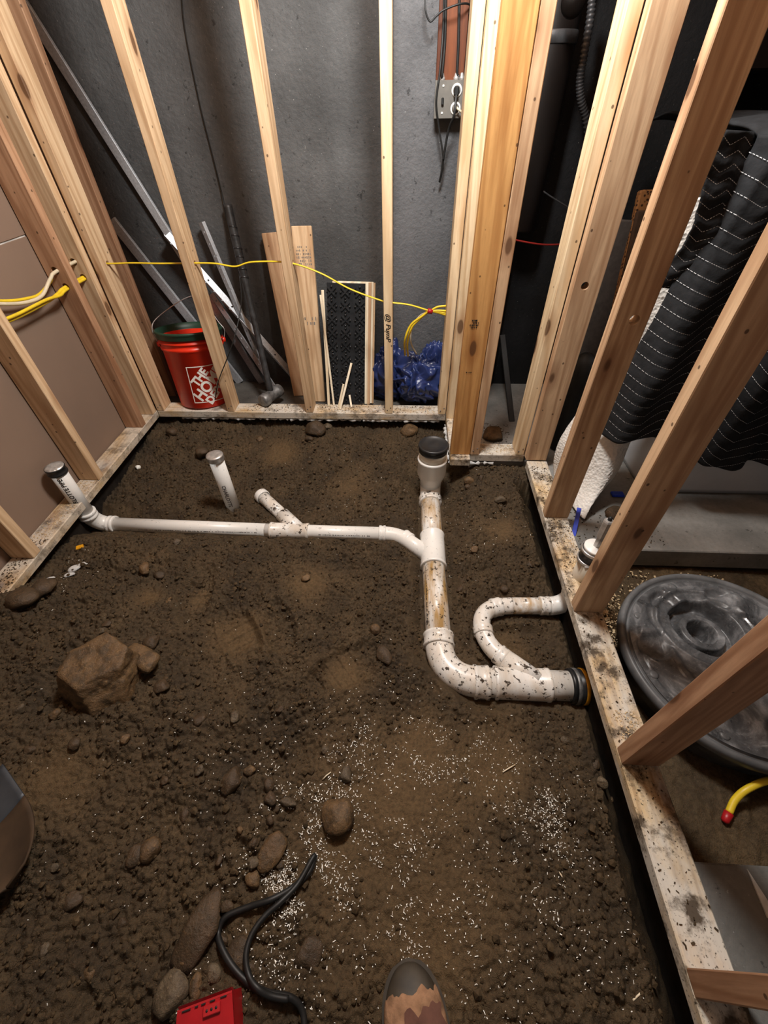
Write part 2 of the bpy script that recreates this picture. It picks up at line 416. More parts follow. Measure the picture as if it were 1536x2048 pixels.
# dirt floor: control heights (x, y, z)
CTRL = [(-1.2, 1.93, -.07), (-.6, 1.95, -.065), (0, 1.95, -.065), (.15, 1.75, -.09), (.3, 1.55, -.022), (.5, 1.5, -.032),
        (.5, 1.25, -.085), (.53, 1.0, -.15), (.47, .76, -.175), (.58, .62, -.19), (.56, .42, -.13), (.52, .2, -.085), (.5, -.1, -.08), (.3, 1.2, -.085),
        (.3, 1.0, -.13), (.2, .5, -.12), (.35, .5, -.15), (.13, .9, -.16), (.13, 1.35, -.15), (0, .75, -.12), (0, 1.0, -.135),
        (-.3, 1.24, -.15), (-.8, 1.25, -.15), (-1.2, 1.24, -.13), (-1.3, 1.45, -.1), (-1.3, 1.7, -.08), (-.75, 1.45, -.14), (-.3, 1.6, -.11), (-.9, 1.65, -.10),
        (-.4, .95, -.10), (-.8, 1.0, -.09), (-1.15, 1.0, -.06), (-1.3, .95, -.07), (-1.35, .72, .035), (-1.2, .6, .0), (-.9, .6, -.03), (-.6, .7, -.075),
        (-.3, .5, -.085), (0, .25, -.07), (-.6, .3, -.03), (-1, .2, .0), (-.4, 0, -.05), (.2, 0, -.06), (0, -.3, -.05), (-.8, -.2, -.02), (.4, -.4, -.06), (-1.5, .3, .02)]
cx = np.array([c[0] for c in CTRL]); cy = np.array([c[1] for c in CTRL]); cz = np.array([c[2] for c in CTRL])
BLOBS = [(800, 1650, .30), (860, 1850, .25), (480, 1265, .11), (395, 1195, .06), (690, 1340, .10), (620, 1150, .12), (700, 960, .14), (560, 900, .10), (1010, 1050, .10),
         (1040, 1280, .08), (140, 1560, .12), (60, 1640, .10), (980, 1520, .16), (300, 1200, .06), (850, 1500, .14)]
BL = [(onz(a, b, -.07).x, onz(a, b, -.07).y, r) for a, b, r in BLOBS]
PRINTS = [(onz(a, b, -.08), ang, L) for a, b, ang, L in ((395, 1190, 1.75, .15), (480, 1270, 2.2, .14), (690, 1335, .7, .15), (560, 1255, 2.0, .12), (1080, 985, .4, .12), (640, 950, 1.2, .14))]
RX0 = .122
def dirt_height(x, y):
    d2 = (x[..., None]-cx)**2+(y[..., None]-cy)**2
    wgt = 1/(d2+.004)**1.6; z = (wgt*cz).sum(-1)/wgt.sum(-1)
    pack = np.zeros_like(x)
    for bx, by, r in BL: pack = np.maximum(pack, np.exp(-((x-bx)**2+(y-by)**2)/(r*r*.7)))
    pack = np.clip(pack*1.2+fbm(x, y, 6, 3, 50)*.5-.1, 0, 1); rough = 1-pack*.85
    z = z+fbm(x, y, 3.2, 3, 1)*.022
    z = z+fbm(x, y, 11, 4, 9)*(.006+.018*rough)
    cl = np.clip(1-cells(x+fbm(x, y, 20, 2, 3)*.01, y, 24, 5), 0, 1); z = z+cl*.022*rough*np.clip(.3+fbm(x, y, 5, 2, 77)*2, 0, 1)
    c2 = np.clip(1-cells(x, y, 62, 8), 0, 1); z = z+c2*.014*rough
    c3 = np.clip(1-cells(x, y, 120, 4), 0, 1); z = z+c3*.0065*(.2+rough)
    z = np.where(y < 1.47, np.minimum(z, -.055-(x-.505)*1.5+fbm(x, y, 18, 3, 88)*.02), z)
    ramp_ = lambda d, z0, w0: z0+np.maximum(0, d-w0)*.9
    jit = fbm(x, y, 26, 3, 61)*.012
    seg = lambda ax, ay, bx_, by_: np.hypot(x-(ax+np.clip(((x-ax)*(bx_-ax)+(y-ay)*(by_-ay))/((bx_-ax)**2+(by_-ay)**2), 0, 1)*(bx_-ax)), y-(ay+np.clip(((x-ax)*(bx_-ax)+(y-ay)*(by_-ay))/((bx_-ax)**2+(by_-ay)**2), 0, 1)*(by_-ay)))
    for ax, ay, bx_, by_, z0, w0 in ((-1.36, 1.24, .0, 1.236, -.140, .045), (0, 1.236, .12, 1.12, -.145, .045), (-.48, 1.25, -.68, 1.44, -.140, .035), (.124, 1.55, .131, .72, -.156, .06), (.131, .72, .26, .60, -.158, .06), (.26, .60, .66, .60, -.160, .065),
                                     (.42, .62, .28, .75, -.150, .04), (.28, .75, .31, .86, -.152, .04), (.31, .86, .62, .89, -.150, .04), (.33, .75, .5, .75, -.168, .05), (RX0, 1.50, RX0, 1.53, -.10, .08)):
        z = np.minimum(z, ramp_(seg(ax, ay, bx_, by_), z0, w0)+jit)
    for p, a, L in PRINTS:
        u = ((x-p.x)*math.cos(a)+(y-p.y)*math.sin(a))/L; v = (-(x-p.x)*math.sin(a)+(y-p.y)*math.cos(a))/(L*.42)
        d = np.sqrt(u*u+v*v); z = z-.014*np.clip((1-d)*4, 0, 1)+.007*np.exp(-((d-1.12)/.12)**2)
        z = z+.0025*np.sign(np.sin(u*22))*np.clip((1-d)*4, 0, 1)
    return z, pack
X0, X1, Y0, Y1, NX, NY = -1.55, .66, -.45, 2.03, 780, 860
gx, gy = np.meshgrid(np.linspace(X0, X1, NX), np.linspace(Y0, Y1, NY))
GZ, GP = dirt_height(gx, gy)
def hd(x, y):
    u = min(max((x-X0)/(X1-X0)*(NX-1), 0), NX-1.001); v = min(max((y-Y0)/(Y1-Y0)*(NY-1), 0), NY-1.001); i, j = int(u), int(v); a, b = u-i, v-j
    return float((GZ[j, i]*(1-a)+GZ[j, i+1]*a)*(1-b)+(GZ[j+1, i]*(1-a)+GZ[j+1, i+1]*a)*b)
def ond(px, py):
    p = onz(px, py, -.07)
    for _ in range(6): p = onz(px, py, hd(p.x, p.y))
    return p
def heightmesh(name, gx, gy, gz, gp, mat):
    ny, nx = gx.shape; me = bpy.data.meshes.new(name); n = nx*ny
    co = np.stack([gx, gy, gz], -1).reshape(-1, 3).astype(np.float32)
    i = (np.arange(ny-1)[:, None]*nx+np.arange(nx-1)[None, :]).reshape(-1); q = np.stack([i, i+1, i+nx+1, i+nx], -1).astype(np.int32)
    me.vertices.add(n); me.vertices.foreach_set('co', co.ravel()); me.loops.add(q.size); me.loops.foreach_set('vertex_index', q.ravel())
    me.polygons.add(len(q)); me.polygons.foreach_set('loop_start', np.arange(0, q.size, 4, dtype=np.int32)); me.polygons.foreach_set('loop_total', np.full(len(q), 4, np.int32))
    me.polygons.foreach_set('use_smooth', np.ones(len(q), bool)); me.update(); me.validate()
    at = me.attributes.new('packed', 'FLOAT', 'POINT'); at.data.foreach_set('value', gp.ravel().astype(np.float32)); me.materials.append(M[mat]); return link(name, me)
fl = heightmesh('floor', gx, gy, GZ, GP, 'dirt'); fl['kind'] = 'structure'; fl['label'] = 'dug-up brown dirt floor of the framed room'
# sump pit ground beyond the right wall
px_, py_ = np.meshgrid(np.linspace(.60, 1.9, 240), np.linspace(.10, 1.12, 190))
pz = -.115+fbm(px_, py_, 4, 4, 30)*.02+np.clip(1-cells(px_, py_, 60, 3), 0, 1)*.006+fbm(px_, py_, 30, 3, 2)*.006
pt = heightmesh('floor_pit', px_, py_, pz, np.clip(.55+fbm(px_, py_, 5, 3, 12), 0, 1), 'dirt'); pt['kind'] = 'structure'; pt['label'] = 'brown dirt in the pit around the sump lid'

mb = MB()
mb.box((-.55, 2.185, -.10), (1.72, .33, .20), .004)
struct('floor_slab_back', mb, 'slab_dark', 'rough concrete ledge behind the back stud wall')
mb = MB(); mb.box((1.3, 2.04, -.06), (2.0, .90, .12), .004); mb.box((1.42, 1.33, -.045), (1.62, .54, .09), .004)
struct('floor_slab_right', mb, 'slab', 'grey concrete slab beyond the right stud wall')
mb = MB(); mb.box((1.32, -.22, -.05), (1.38, .76, .10), .004)
struct('floor_slab_front', mb, 'slab_mid', 'grey concrete slab in front of the sump pit')
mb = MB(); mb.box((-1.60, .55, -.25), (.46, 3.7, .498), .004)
struct('floor_slab_left', mb, 'slab_edge_shade', 'concrete slab edge under the left stud wall')
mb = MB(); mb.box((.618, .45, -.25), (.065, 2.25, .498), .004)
struct('floor_slab_edge', mb, 'slab_edge_shade', 'cut concrete slab edge under the right stud wall')
mb = MB(); mb.box((.1, .6, -.62), (4.6, 4.6, .1), .004)
struct('floor_subsoil', mb, 'crumb', 'dark subsoil under the slabs')
mb = MB(); mb.box((-.765, WALLY+.1, 1.1), (2.17, .2, 2.8), .002)
wb = struct('wall_back', mb, 'wall', 'grey painted concrete basement wall')
mb = MB(); mb.box((.12, (PILY+WALLY)/2+.01, 1.1), (.40, WALLY-PILY+.02, 2.8), .006)
pil = mb.build('pilaster', 'pilaster', wb)
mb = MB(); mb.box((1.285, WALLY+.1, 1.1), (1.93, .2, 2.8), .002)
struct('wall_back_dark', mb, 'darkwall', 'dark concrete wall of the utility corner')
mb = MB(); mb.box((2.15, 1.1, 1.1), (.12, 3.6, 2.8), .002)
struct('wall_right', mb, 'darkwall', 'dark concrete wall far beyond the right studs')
mb = MB(); mb.box((.2, .9, 2.50), (4.0, 3.4, .06), .002)
struct('ceiling', mb, 'wood_red', 'bare timber ceiling')
# left wall: backs of two drywall sheets with a taped seam
wl = thing('wall_left', None, None, (-1.42, .8, 0)); wl['kind'] = 'structure'; wl['label'] = 'brown paper back of drywall seen between the left studs'
seam = onx(20, 482, -1.416)
for (z0, z1) in ((-.02, seam.z-.003), (seam.z+.003, 2.45)):
    mb = MB(); mb.box((-1.424, .85, (z0+z1)/2), (.013, 2.95, z1-z0), .001); mb.build('drywall_sheet', 'paper', wl)
mb = MB(); mb.box((-1.4265, .85, seam.z), (.010, 2.95, .010), .001); mb.build('seam_tape', 'joint', wl)

# ------------------------------------------------------------------ stud walls
SW, SD, ZT = .038, .089, 2.36
stud_meshes = {}
def stud(parent, x0, y0, wide, mat, name='stud', z0=T, z1=ZT, label=None):
    """wide='y' : 38 mm along X, 89 mm along Y; wide='x' the other way; (x0, y0) least corner"""
    key = (wide, mat, z0, z1)
    if key not in stud_meshes:
        sx, sy = (SW, SD) if wide == 'y' else (SD, SW)
        stud_meshes[key] = MB().box((sx/2, sy/2, (z1-z0)/2), (sx, sy, z1-z0), .0022).mesh('stud', M[mat])
    o = link(name, stud_meshes[key], parent, Matrix.Translation((x0, y0, z0)))
    if label: o['label'] = label
    return o
wallL = thing('stud_wall', 'row of wooden studs in front of the brown drywall backs', 'stud wall', (XL-.045, .9, 0))
MB().box((XL-SD/2, .98, T/2), (SD, 1.95, T), .003).build('bottom_plate', 'plate_left', wallL)
MB().box((XL-SD/2, .6, ZT+T/2), (SD, 3.0, T), .003).build('top_plate', 'wood_tan', wallL)
L0 = stud(wallL, XL-SD, .907, 'x', 'wood_tan'); L1 = stud(wallL, XL-SD, 1.345, 'x', 'wood_tan'); stud(wallL, XL-SD, .48, 'x', 'wood_tan')
L2 = stud(wallL, XL-SD, 1.757, 'x', 'wood_red'); L3 = stud(wallL, XL-SD, 1.880, 'x', 'wood_tan'); L4 = stud(wallL, XL-SD, 2.14, 'x', 'wood_red', z0=.0)
wallB = thing('stud_wall', 'row of pale wooden studs in front of the grey concrete wall', 'stud wall', (-.55, YB+.045, 0))
MB().box(((XL+.002+.205)/2, YB+SD/2, T/2), (.205-XL-.002, SD, T), .003).build('bottom_plate', 'plate_x', wallB)
MB().box(((XL+.205)/2, YB+SD/2, ZT+T/2), (.205-XL, SD, T), .003).build('top_plate', 'wood_tan', wallB)
B0 = stud(wallB, XL+.003, YB, 'y', 'wood_tan'); BA = stud(wallB, -.941, YB, 'y', 'wood_tan'); BB = stud(wallB, -.523, YB, 'y', 'wood_tan')
BC = stud(wallB, -.108, YB, 'y', 'wood_pale'); BD = stud(wallB, .165, YB, 'y', 'wood_pale')
wallR = thing('stud_wall', 'row of wooden studs with a jog beside the sump pit', 'stud wall', (XR+.045, .6, 0))
MB().box((XR+SD/2, .52, T/2), (SD, 2.04, T), .003).build('bottom_plate', 'plate_y', wallR)
MB().box((.25, (YB+YJ)/2-.02, T/2), (SD, YB-YJ+.035, T), .003).build('bottom_plate', 'plate_y', wallR)
MB().box((.42, YJ+SD/2, T/2), (.245, SD, T), .003).build('bottom_plate', 'plate_x', wallR)
MB().box((XR+SD/2, .5, ZT+T/2), (SD, 2.2, T), .003).build('top_plate', 'wood_tan', wallR)
R2 = stud(wallR, .205, 1.882, 'x', 'wood_pale'); D3 = stud(wallR, .206, YJ-.003, 'x', 'wood_orange', label='orange-brown stud'); D4 = stud(wallR, .297, YJ-.002, 'y', 'wood_pink')
E1 = stud(wallR, .500, YJ, 'y', 'wood_pale'); E2 = stud(wallR, .540, 1.542, 'x', 'wood_pink'); FF = stud(wallR, XR, 1.180, 'x', 'wood_pink'); GG = stud(wallR, XR, .760, 'x', 'wood_pink')
HH = stud(wallR, XR, .333, 'x', 'wood_red'); II = stud(wallR, XR, -.040, 'x', 'wood_red'); stud(wallR, XR, -.45, 'x', 'wood_tan')
# drilled holes
cut_holes(E2, [(ony(1170, 572, 1.542), (0, 1, 0), .0125)])
cut_holes(FF, [(ony(1269, 640, 1.18), (0, 1, 0), .0135)])
for st, yy in ((L2, 1.757), (L3, 1.88)):
    cut_holes(st, [((-1.372, yy, .748), (0, 1, 0), .014), ((-1.360, yy, .690), (0, 1, 0), .014)])
HZ = .722
for st, xx in ((B0, XL), (BA, -.941), (BB, -.523)): cut_holes(st, [((xx, 1.965, HZ), (1, 0, 0), .011)])
cut_holes(BC, [((-.1, 1.965, .572), (1, 0, 0), .011)])
# nail heads in the stud feet
nm = MB().lathe((0, 0, 0), (0, -1, 0), [(.0032, 0), (.0032, .0008), (0, .0010)], 8).mesh('nail', M['iron'])
for st, x, y in ((BA, -.922, YB), (BB, -.504, YB), (BC, -.089, YB), (BD, .184, YB), (B0, XL+.022, YB), (D4, .316, YJ-.002), (E1, .519, YJ)):
    for dx, z in ((-.008, .058), (.009, .072)):
        n_ = bpy.data.objects.new('nail', nm); C.objects.link(n_); n_.matrix_basis = Matrix.Translation((x+dx, y, z)); n_.parent = st; n_.matrix_parent_inverse = PW[st.name].inverted()
# marker writing and stamps
vs_, fs_ = text_mb('@ PumP', .034, .0004, .25)
me = MB().add([(-.089+v*.9, YB-.0008, .475-u*1.0) for u, v in vs_], [f[::-1] for f in fs_]).build('handwriting', 'ink', BC)
def ticks(parent, o, du, dv, nu, nv, su, sv, mat='ink', seed=1):
    rnd = random.Random(seed); mb = MB(); o = Vector(o); du = Vector(du); dv = Vector(dv); n = du.cross(dv).normalized()
    for i in range(nu):
        for j in range(nv):
            if rnd.random() < .28: continue
            c = o+du*(i*su+rnd.uniform(-.15, .15)*su)+dv*(j*sv); a = su*rnd.uniform(.2, .42); b = sv*rnd.uniform(.25, .42)
            mb.add([c-du*a-dv*b, c+du*a-dv*b, c+du*a+dv*b, c-du*a+dv*b], [(0, 1, 2, 3)])
    return mb.build('stamp', mat, parent)
ticks(D3, ony(940, 655, YJ-.0042), (1, 0, 0), (0, 0, 1), 6, 4, .0055, .008, 'ink', 3)
ticks(D3, ony(933, 745, YJ-.0042), (1, 0, 0), (0, 0, 1), 6, 1, .006, .005, 'ink', 5)

# ------------------------------------------------------------------ drain pipes
ZP = -.140
P = lambda px, py, dz=0.0: onz(px, py, ZP+dz)
R3, R2i = .0445, .0302
dr = thing('drain_pipe', 'white plastic drain pipes half buried in the dirt with lateral branches', 'pipe', (.12, .9, ZP))
def sleeve(a, b, r, mat='pvc', name='coupling', lip=.0035):
    a, b = Vector(a), Vector(b); L = (b-a).length
    return MB().lathe(a, b-a, [(r*.86, 0), (r, 0), (r+lip, .002), (r+lip, .010), (r+.001, .013), (r+.001, L-.013), (r+lip, L-.010), (r+lip, L-.002), (r, L), (r*.86, L)], 32).build(name, mat, dr)
RY = 1.515; RX = .122
# main run
m0 = Vector((RX, RY-.05, ZP)); m_w = Vector((.124, 1.145, ZP)); m1 = Vector((.131, .735, ZP))
MB().tube([m0, Vector((.1235, 1.20, ZP))], R3, 28).build('pipe_length', 'pvc_stained', dr)
MB().tube([Vector((.1245, 1.06, ZP)), m1], R3, 28).build('pipe_length', 'pvc_stained', dr)
sleeve((.1238, 1.235, ZP), (.1242, 1.06, ZP), R3+.005, 'pvc', 'wye_fitting')
# long sweep elbow to the black coupling
YE = .602
MB().tube([m1+Vector((0, .02, 0))]+arc(m1, (.133, YE, ZP), (.26, YE, ZP), 12), R3+.003, 28).build('elbow', 'pvc_dirty', dr)
sleeve((.131, .765, ZP), (.131, .715, ZP), R3+.006, 'pvc_dirty')
sleeve((.235, YE, ZP), (.285, YE, ZP), R3+.005, 'pvc_dirty')
MB().tube([(.27, YE, ZP), (.56, YE, ZP)], R3+.001, 28).build('pipe_length', 'pvc_dirty', dr)
sleeve((.30, YE, ZP), (.475, YE, ZP), R3+.004, 'pvc_dirty', 'wye_fitting')
fc = MB().lathe((.535, YE, ZP), (1, 0, 0), [(.046, 0), (.052, 0), (.054, .004), (.054, .012), (.051, .014), (.051, .020), (.054, .022), (.054, .085), (.051, .09), (.046, .09)], 32).build('rubber_coupling', 'rubber', dr)
MB().lathe((.572, YE, ZP), (1, 0, 0), [(.0535, 0), (.0555, .001), (.0555, .011), (.0535, .012)], 32).build('yellow_band', 'gold', fc)
MB().lathe((.548, YE, ZP), (1, 0, 0), [(.0535, 0), (.0552, .001), (.0552, .011), (.0535, .012)], 32).build('clamp', 'iron', fc)
MB().tube([(.60, YE, ZP), (.655, YE, ZP)], R3, 24).build('pipe_length', 'rubber', dr)
# U-shaped side branch from the lower wye to the right riser
zs = ZP+.018
RRX, RRY = .606, .905
bp = [(.40, .625, zs), (.345, .672, zs), (.305, .715, zs), (.283, .775, zs), (.292, .835, zs), (.335, .872, zs), (.40, .882, zs), (.53, .886, zs)]
MB().tube([(.435, YE, zs), (.335, .682, zs)], R2i+.003, 24).build('wye_branch', 'pvc_dirty', dr)
MB().tube(spline([bp[1], bp[2], bp[3], bp[4], bp[5], bp[6]], 8), R2i, 22).build('elbow', 'pvc_dirty', dr)
MB().tube([bp[6], bp[7]], R2i, 22).build('pipe_length', 'pvc_stained', dr)
for a, b in ((bp[1], (.322, .695, zs)), ((.285, .76, zs), (.284, .79, zs)), ((.325, .868, zs), (.36, .878, zs)), ((.50, .886, zs), (.535, .887, zs))): sleeve(a, b, R2i+.002, 'pvc_dirty', 'coupling', .002)
MB().tube(arc((.53, .886, zs), (RRX, .89, zs), (RRX, RRY, zs+.075), 10), R2i+.003, 22).build('elbow', 'pvc', dr)
MB().tube([(RRX, RRY, zs+.06), (RRX, RRY, T+.10)], R2i+.001, 26).build('riser', 'pvc_cream', dr)
sleeve((RRX, RRY, zs+.05), (RRX, RRY, zs+.085), R2i+.003, 'pvc')
# rubber coupling, clamps and test plug on the right riser
k = MB().lathe((RRX, RRY, .118), (0, 0, 1), [(.031, 0), (.037, 0), (.039, .004), (.039, .010), (.0365, .012), (.0365, .045), (.039, .047), (.039, .056), (.037, .060), (.032, .060)], 30).build('rubber_coupling', 'rubber', dr)
for h in (.122, .166): MB().lathe((RRX, RRY, h), (0, 0, 1), [(.0375, 0), (.0402, .001), (.0402, .010), (.0375, .011)], 30).build('clamp', 'steel', k)
MB().box((RRX-.018, RRY-.038, .127), (.020, .008, .010), .001).build('clamp_screw', 'steel', k)
pl = MB().lathe((RRX, RRY, .176), (0, 0, 1), [(.033, 0), (.035, .001), (.035, .009), (.033, .012), (.013, .012), (.012, .016), (0, .016)], 30).build('test_plug', 'pvc_clean', dr)
MB().lathe((RRX, RRY, .190), (0, 0, 1), [(.011, 0), (.011, .045), (.0155, .046), (.0155, .108), (.013, .113), (.011, .115), (0, .115)], 6, True).build('valve_stem', 'steel', pl)
MB().lathe((RRX, RRY, .305), (0, 0, 1), [(.006, 0), (.006, .007), (.004, .012), (0, .012)], 10).build('valve_tip', 'black', pl)
MB().lathe((RRX+.040, RRY+.012, .215), Vector((-.3, -.9, .25)), [(0, -.006), (.020, -.006), (.024, -.003), (.024, .004), (.021, .005), (.019, .001), (0, .001)], 24).build('gauge_cap', 'steel', pl)
# far riser with reducer and cap
rp = Vector((RX, RY, 0))
MB().tube(arc((RX, RY, ZP+.07), (RX, RY, ZP), (RX, RY-.07, ZP), 8), R3+.003, 28).build('elbow', 'pvc', dr)
sleeve((RX, RY-.045, ZP), (RX, RY-.085, ZP), R3+.005, 'pvc_dirty')
MB().lathe(rp+Vector((0, 0, ZP+.055)), (0, 0, 1), [(.046, 0), (.049, .0), (.049, .02), (.052, .028), (.063, .062), (.064, .066), (.064, .135), (.066, .137), (.066, .147), (.063, .149), (.058, .149)], 36).build('reducer', 'pvc_clean', dr)
MB().tube([rp+Vector((0, 0, .05)), rp+Vector((0, 0, .118))], .0575, 36).build('riser', 'pvc_cream', dr)
MB().lathe(rp+Vector((0, 0, .103)), (0, 0, 1), [(.057, 0), (.0625, 0), (.063, .004), (.063, .012), (.0615, .014), (.0615, .020), (.066, .023), (.066, .030), (.063, .034), (.058, .0345), (.056, .032), (.020, .033), (0, .034)], 36).build('rubber_cap', 'rubber', dr)
# lateral to the left
LY = 1.236; lx0, lx1 = -1.295, -.075
MB().tube([(lx0, LY+.006, ZP+.012), (-.60, LY, ZP+.004)], R2i, 24).build('pipe_length', 'pvc', dr)
MB().tube([(-.60, LY, ZP+.004), (lx1, LY, ZP)], R2i, 24).build('pipe_length', 'pvc', dr)
sleeve((-.58, LY, ZP+.004), (-.41, LY, ZP+.003), R2i+.004, 'pvc_dirty', 'wye_fitting', .003)
MB().tube([(-.45, LY, ZP+.004), (-.545, LY+.09, ZP+.012)], R2i+.003, 24).build('wye_branch', 'pvc_dirty', dr)
MB().tube([(-.53, LY+.075, ZP+.011), (-.67, LY+.205, ZP+.022)], R2i-.002, 24).build('pipe_length', 'pvc_dirty', dr)
MB().lathe((-.655, LY+.192, ZP+.021), Vector((-.14, .13, .011)), [(.030, 0), (.034, 0), (.035, .004), (.034, .026), (.027, .034), (0, .036)], 24).build('end_cap', 'pvc', dr)
MB().tube(arc((lx1-.01, LY, ZP), (lx1+.06, LY, ZP), (lx1+.11, LY-.05, ZP), 8)+[(.10, LY-.108, ZP)], R2i+.003, 24).build('elbow', 'pvc', dr)
sleeve((lx1-.03, LY, ZP), (lx1, LY, ZP), R2i+.004, 'pvc'); sleeve((.0, LY-.012, ZP), (.028, LY-.038, ZP), R2i+.003, 'pvc', 'coupling', .002)
# pipe print along the lateral
for x0, x1, zz, yy, sd in ((-1.15, -.62, ZP+.006, LY-.0285, 2), (-.36, -.14, ZP+.004, LY-.0285, 4)):
    mbp = MB(); rnd = random.Random(sd); x = x0
    while x < x1:
        wd = rnd.uniform(.002, .006); mbp.box((x, yy-.0012, zz+.013), (wd, .0006, .005), .0001); x += wd+rnd.choice((.002, .002, .004, .009))
    mbp.build('print_line', 'pale_ink', dr)
for y0_, y1_, sd in ((.80, 1.04, 6), (1.26, 1.42, 7)):
    mbp = MB(); rnd = random.Random(sd); y_ = y0_
    while y_ < y1_:
        wd = rnd.uniform(.003, .008); ca_ = math.radians(142); mbp.box((.128+math.cos(ca_)*(R3+.0006), y_, ZP+math.sin(ca_)*(R3+.0006)), (.0006, wd, .008), .0001, Matrix.Rotation(math.radians(-38), 3, 'Y')); y_ += wd+rnd.choice((.003, .003, .006, .012))
    mbp.build('print_line', 'ink', dr)
# left riser through the left plate
LRX, LRY = -1.352, 1.222
MB().tube(arc((lx0+.01, LY+.006, ZP+.012), (LRX, LY, ZP+.015), (LRX, LRY, ZP+.09), 8), R2i+.003, 24).build('elbow', 'pvc', dr)
sleeve((LRX, LRY, -.062), (LRX, LRY, -.030), R2i+.004, 'pvc'); sleeve((lx0+.02, LY+.006, ZP+.012), (lx0-.012, LY+.006, ZP+.012), R2i+.004, 'pvc')
lr = MB().tube([(LRX, LRY, -.05), (LRX, LRY, .200)], R2i, 26).build('riser', 'pvc_clean', dr)
MB().lathe((LRX, LRY, .178), (0, 0, 1), [(.031, 0), (.0345, 0), (.036, .003), (.036, .008), (.034, .010), (.034, .024), (.036, .026), (.036, .030), (.033, .031)], 28).build('rubber_ring', 'rubber', dr)
MB().lathe((LRX, LRY, .205), (0, 0, 1), [(.0345, 0), (.034, .005), (.02, .007), (0, .004)], 24).build('foil_seal', 'foil', dr)
def wrap_pipe(txt, size, base, zc, ang, r, up=True, parent=None, bold=.0005):
    vs_, fs_ = text_mb(txt, size, bold); out = []
    for u, v in vs_:
        a = ang+(-v if up else v)/r; out.append((base[0]+math.cos(a)*(r+.0006), base[1]+math.sin(a)*(r+.0006), zc+(u if up else -u)))
    return MB().add(out, fs_ if up else [f for f in fs_]).build('pipe_print', 'ink', parent)
wrap_pipe('CHARLOTTE PIPE', .0225, (LRX, LRY), .080, math.radians(-62), R2i, True, lr)
# separate vent stub standing in the dirt
vx, vy = ond(466, 1012).x, ond(466, 1012).y
vt = thing('vent_pipe', 'short white pipe with a grey cap standing alone in the dirt', 'pipe', (vx, vy, hd(vx, vy)))
ztop = ony(430, 912, vy).z
vp = MB().tube([(vx, vy, hd(vx, vy)-.06), (vx, vy, ztop)], R2i, 26).build('pipe_body', 'pvc', vt)
MB().lathe((vx, vy, ztop-.018), (0, 0, 1), [(.031, 0), (.034, 0), (.035, .004), (.034, .018), (.035, .020), (.034, .024), (.02, .026), (0, .023)], 26).build('cap', 'steel', vt)
wrap_pipe('CHARLOTTE', .022, (vx, vy), ztop-.20, math.radians(-80), R2i, False, vp, .0003)

# ------------------------------------------------------------------ bucket
BKX, BKY = -1.105, 1.925
MBK = Matrix.Translation((BKX, BKY, .0500)) @ Matrix.Rotation(math.radians(-10), 4, 'X') @ Matrix.Translation((0, .130, 0))
bx, by, bz = 0.0, 0.0, 0.0
bu = thing('bucket', 'orange-red plastic bucket with a dark green rim and wire handle behind the studs', 'bucket', (BKX, BKY+.13, .03))
rb = lambda h: .130+.020*h/.365
MB().lathe((bx, by, bz), (0, 0, 1), [(0, .004), (.124, .003), (.127, 0), (.130, .003), (rb(.285), .285), (rb(.287)+.006, .288), (rb(.30)+.006, .300), (rb(.30)+.001, .302), (rb(.318)+.001, .318), (rb(.32)+.007, .320), (rb(.325)+.007, .326), (rb(.33)+.001, .328), (rb(.345), .345), (rb(.345)-.004, .345), (.127, .008), (0, .007)], 56).build('body', 'bucket', bu, MBK)
MB().lathe((bx, by, bz), (0, 0, 1), [(.147, .338), (.156, .340), (.159, .344), (.159, .362), (.163, .365), (.163, .373), (.158, .376), (.150, .375), (.148, .35), (.146, .345)], 56).build('green_rim', 'green', bu, MBK)
ha = math.radians(200)
hl = Vector((bx+math.cos(ha)*.157, by+math.sin(ha)*.157, bz+.308)); hr = Vector((bx-math.cos(ha)*.157, by-math.sin(ha)*.157, bz+.308)); hm = Vector((bx+.02, by+.06, bz+.47))
pth = spline([hl, hl+Vector((-.012, 0, .07)), hl*.7+hm*.3+Vector((-.035, 0, .07)), hm+Vector((-.03, 0, .03)), hm+Vector((.05, 0, .028)), hr*.6+hm*.4+Vector((.04, 0, .02)), hr+Vector((.012, 0, .05)), hr], 6)
MB().tube(pth, .0022, 8).build('wire_handle', 'steel', bu, MBK)
MB().lathe(hl, Vector((math.cos(ha), math.sin(ha), 0)), [(.013, -.006), (.013, .004), (.008, .008), (0, .008)], 16).build('handle_lug', 'bucket', bu, MBK)
MB().lathe(hr, Vector((-math.cos(ha), -math.sin(ha), 0)), [(.013, -.006), (.013, .004), (.008, .008), (0, .008)], 16).build('handle_lug', 'bucket', bu, MBK)
la = math.radians(-50)
def on_bucket(u, v, off=.0009):
    h = .125+v; r = rb(h)+off; a = la+u/r; return (bx+math.cos(a)*r, by+math.sin(a)*r, bz+h)
lg = MB(); S = .094; tk = .0022
for (u0, v0, u1, v1) in ((-S, -S, S, -S+2*tk), (-S, S-2*tk, S, S), (-S, -S, -S+2*tk, S), (S-2*tk, -S, S, S)):
    lg.grid(lambda a, b: on_bucket(u0+(u1-u0)*a, v0+(v1-v0)*b), 14, 14)
for txt, sz, d in (('THE', .058, .053), ('HOME', .078, .0), ('DEPOT', .058, -.053)):
    vs_, fs_ = text_mb(txt, sz, .0026, 0, 1.0); c, s_ = math.cos(math.radians(45)), math.sin(math.radians(45)); pts = []
    for u, v in vs_:
        vv = v*1.0+d; uu = u*.92; pts.append(on_bucket(uu*c-vv*s_, uu*s_+vv*c, .0011))
    lg.add(pts, fs_)
lg.build('printed_logo', 'logo', bu, MBK)

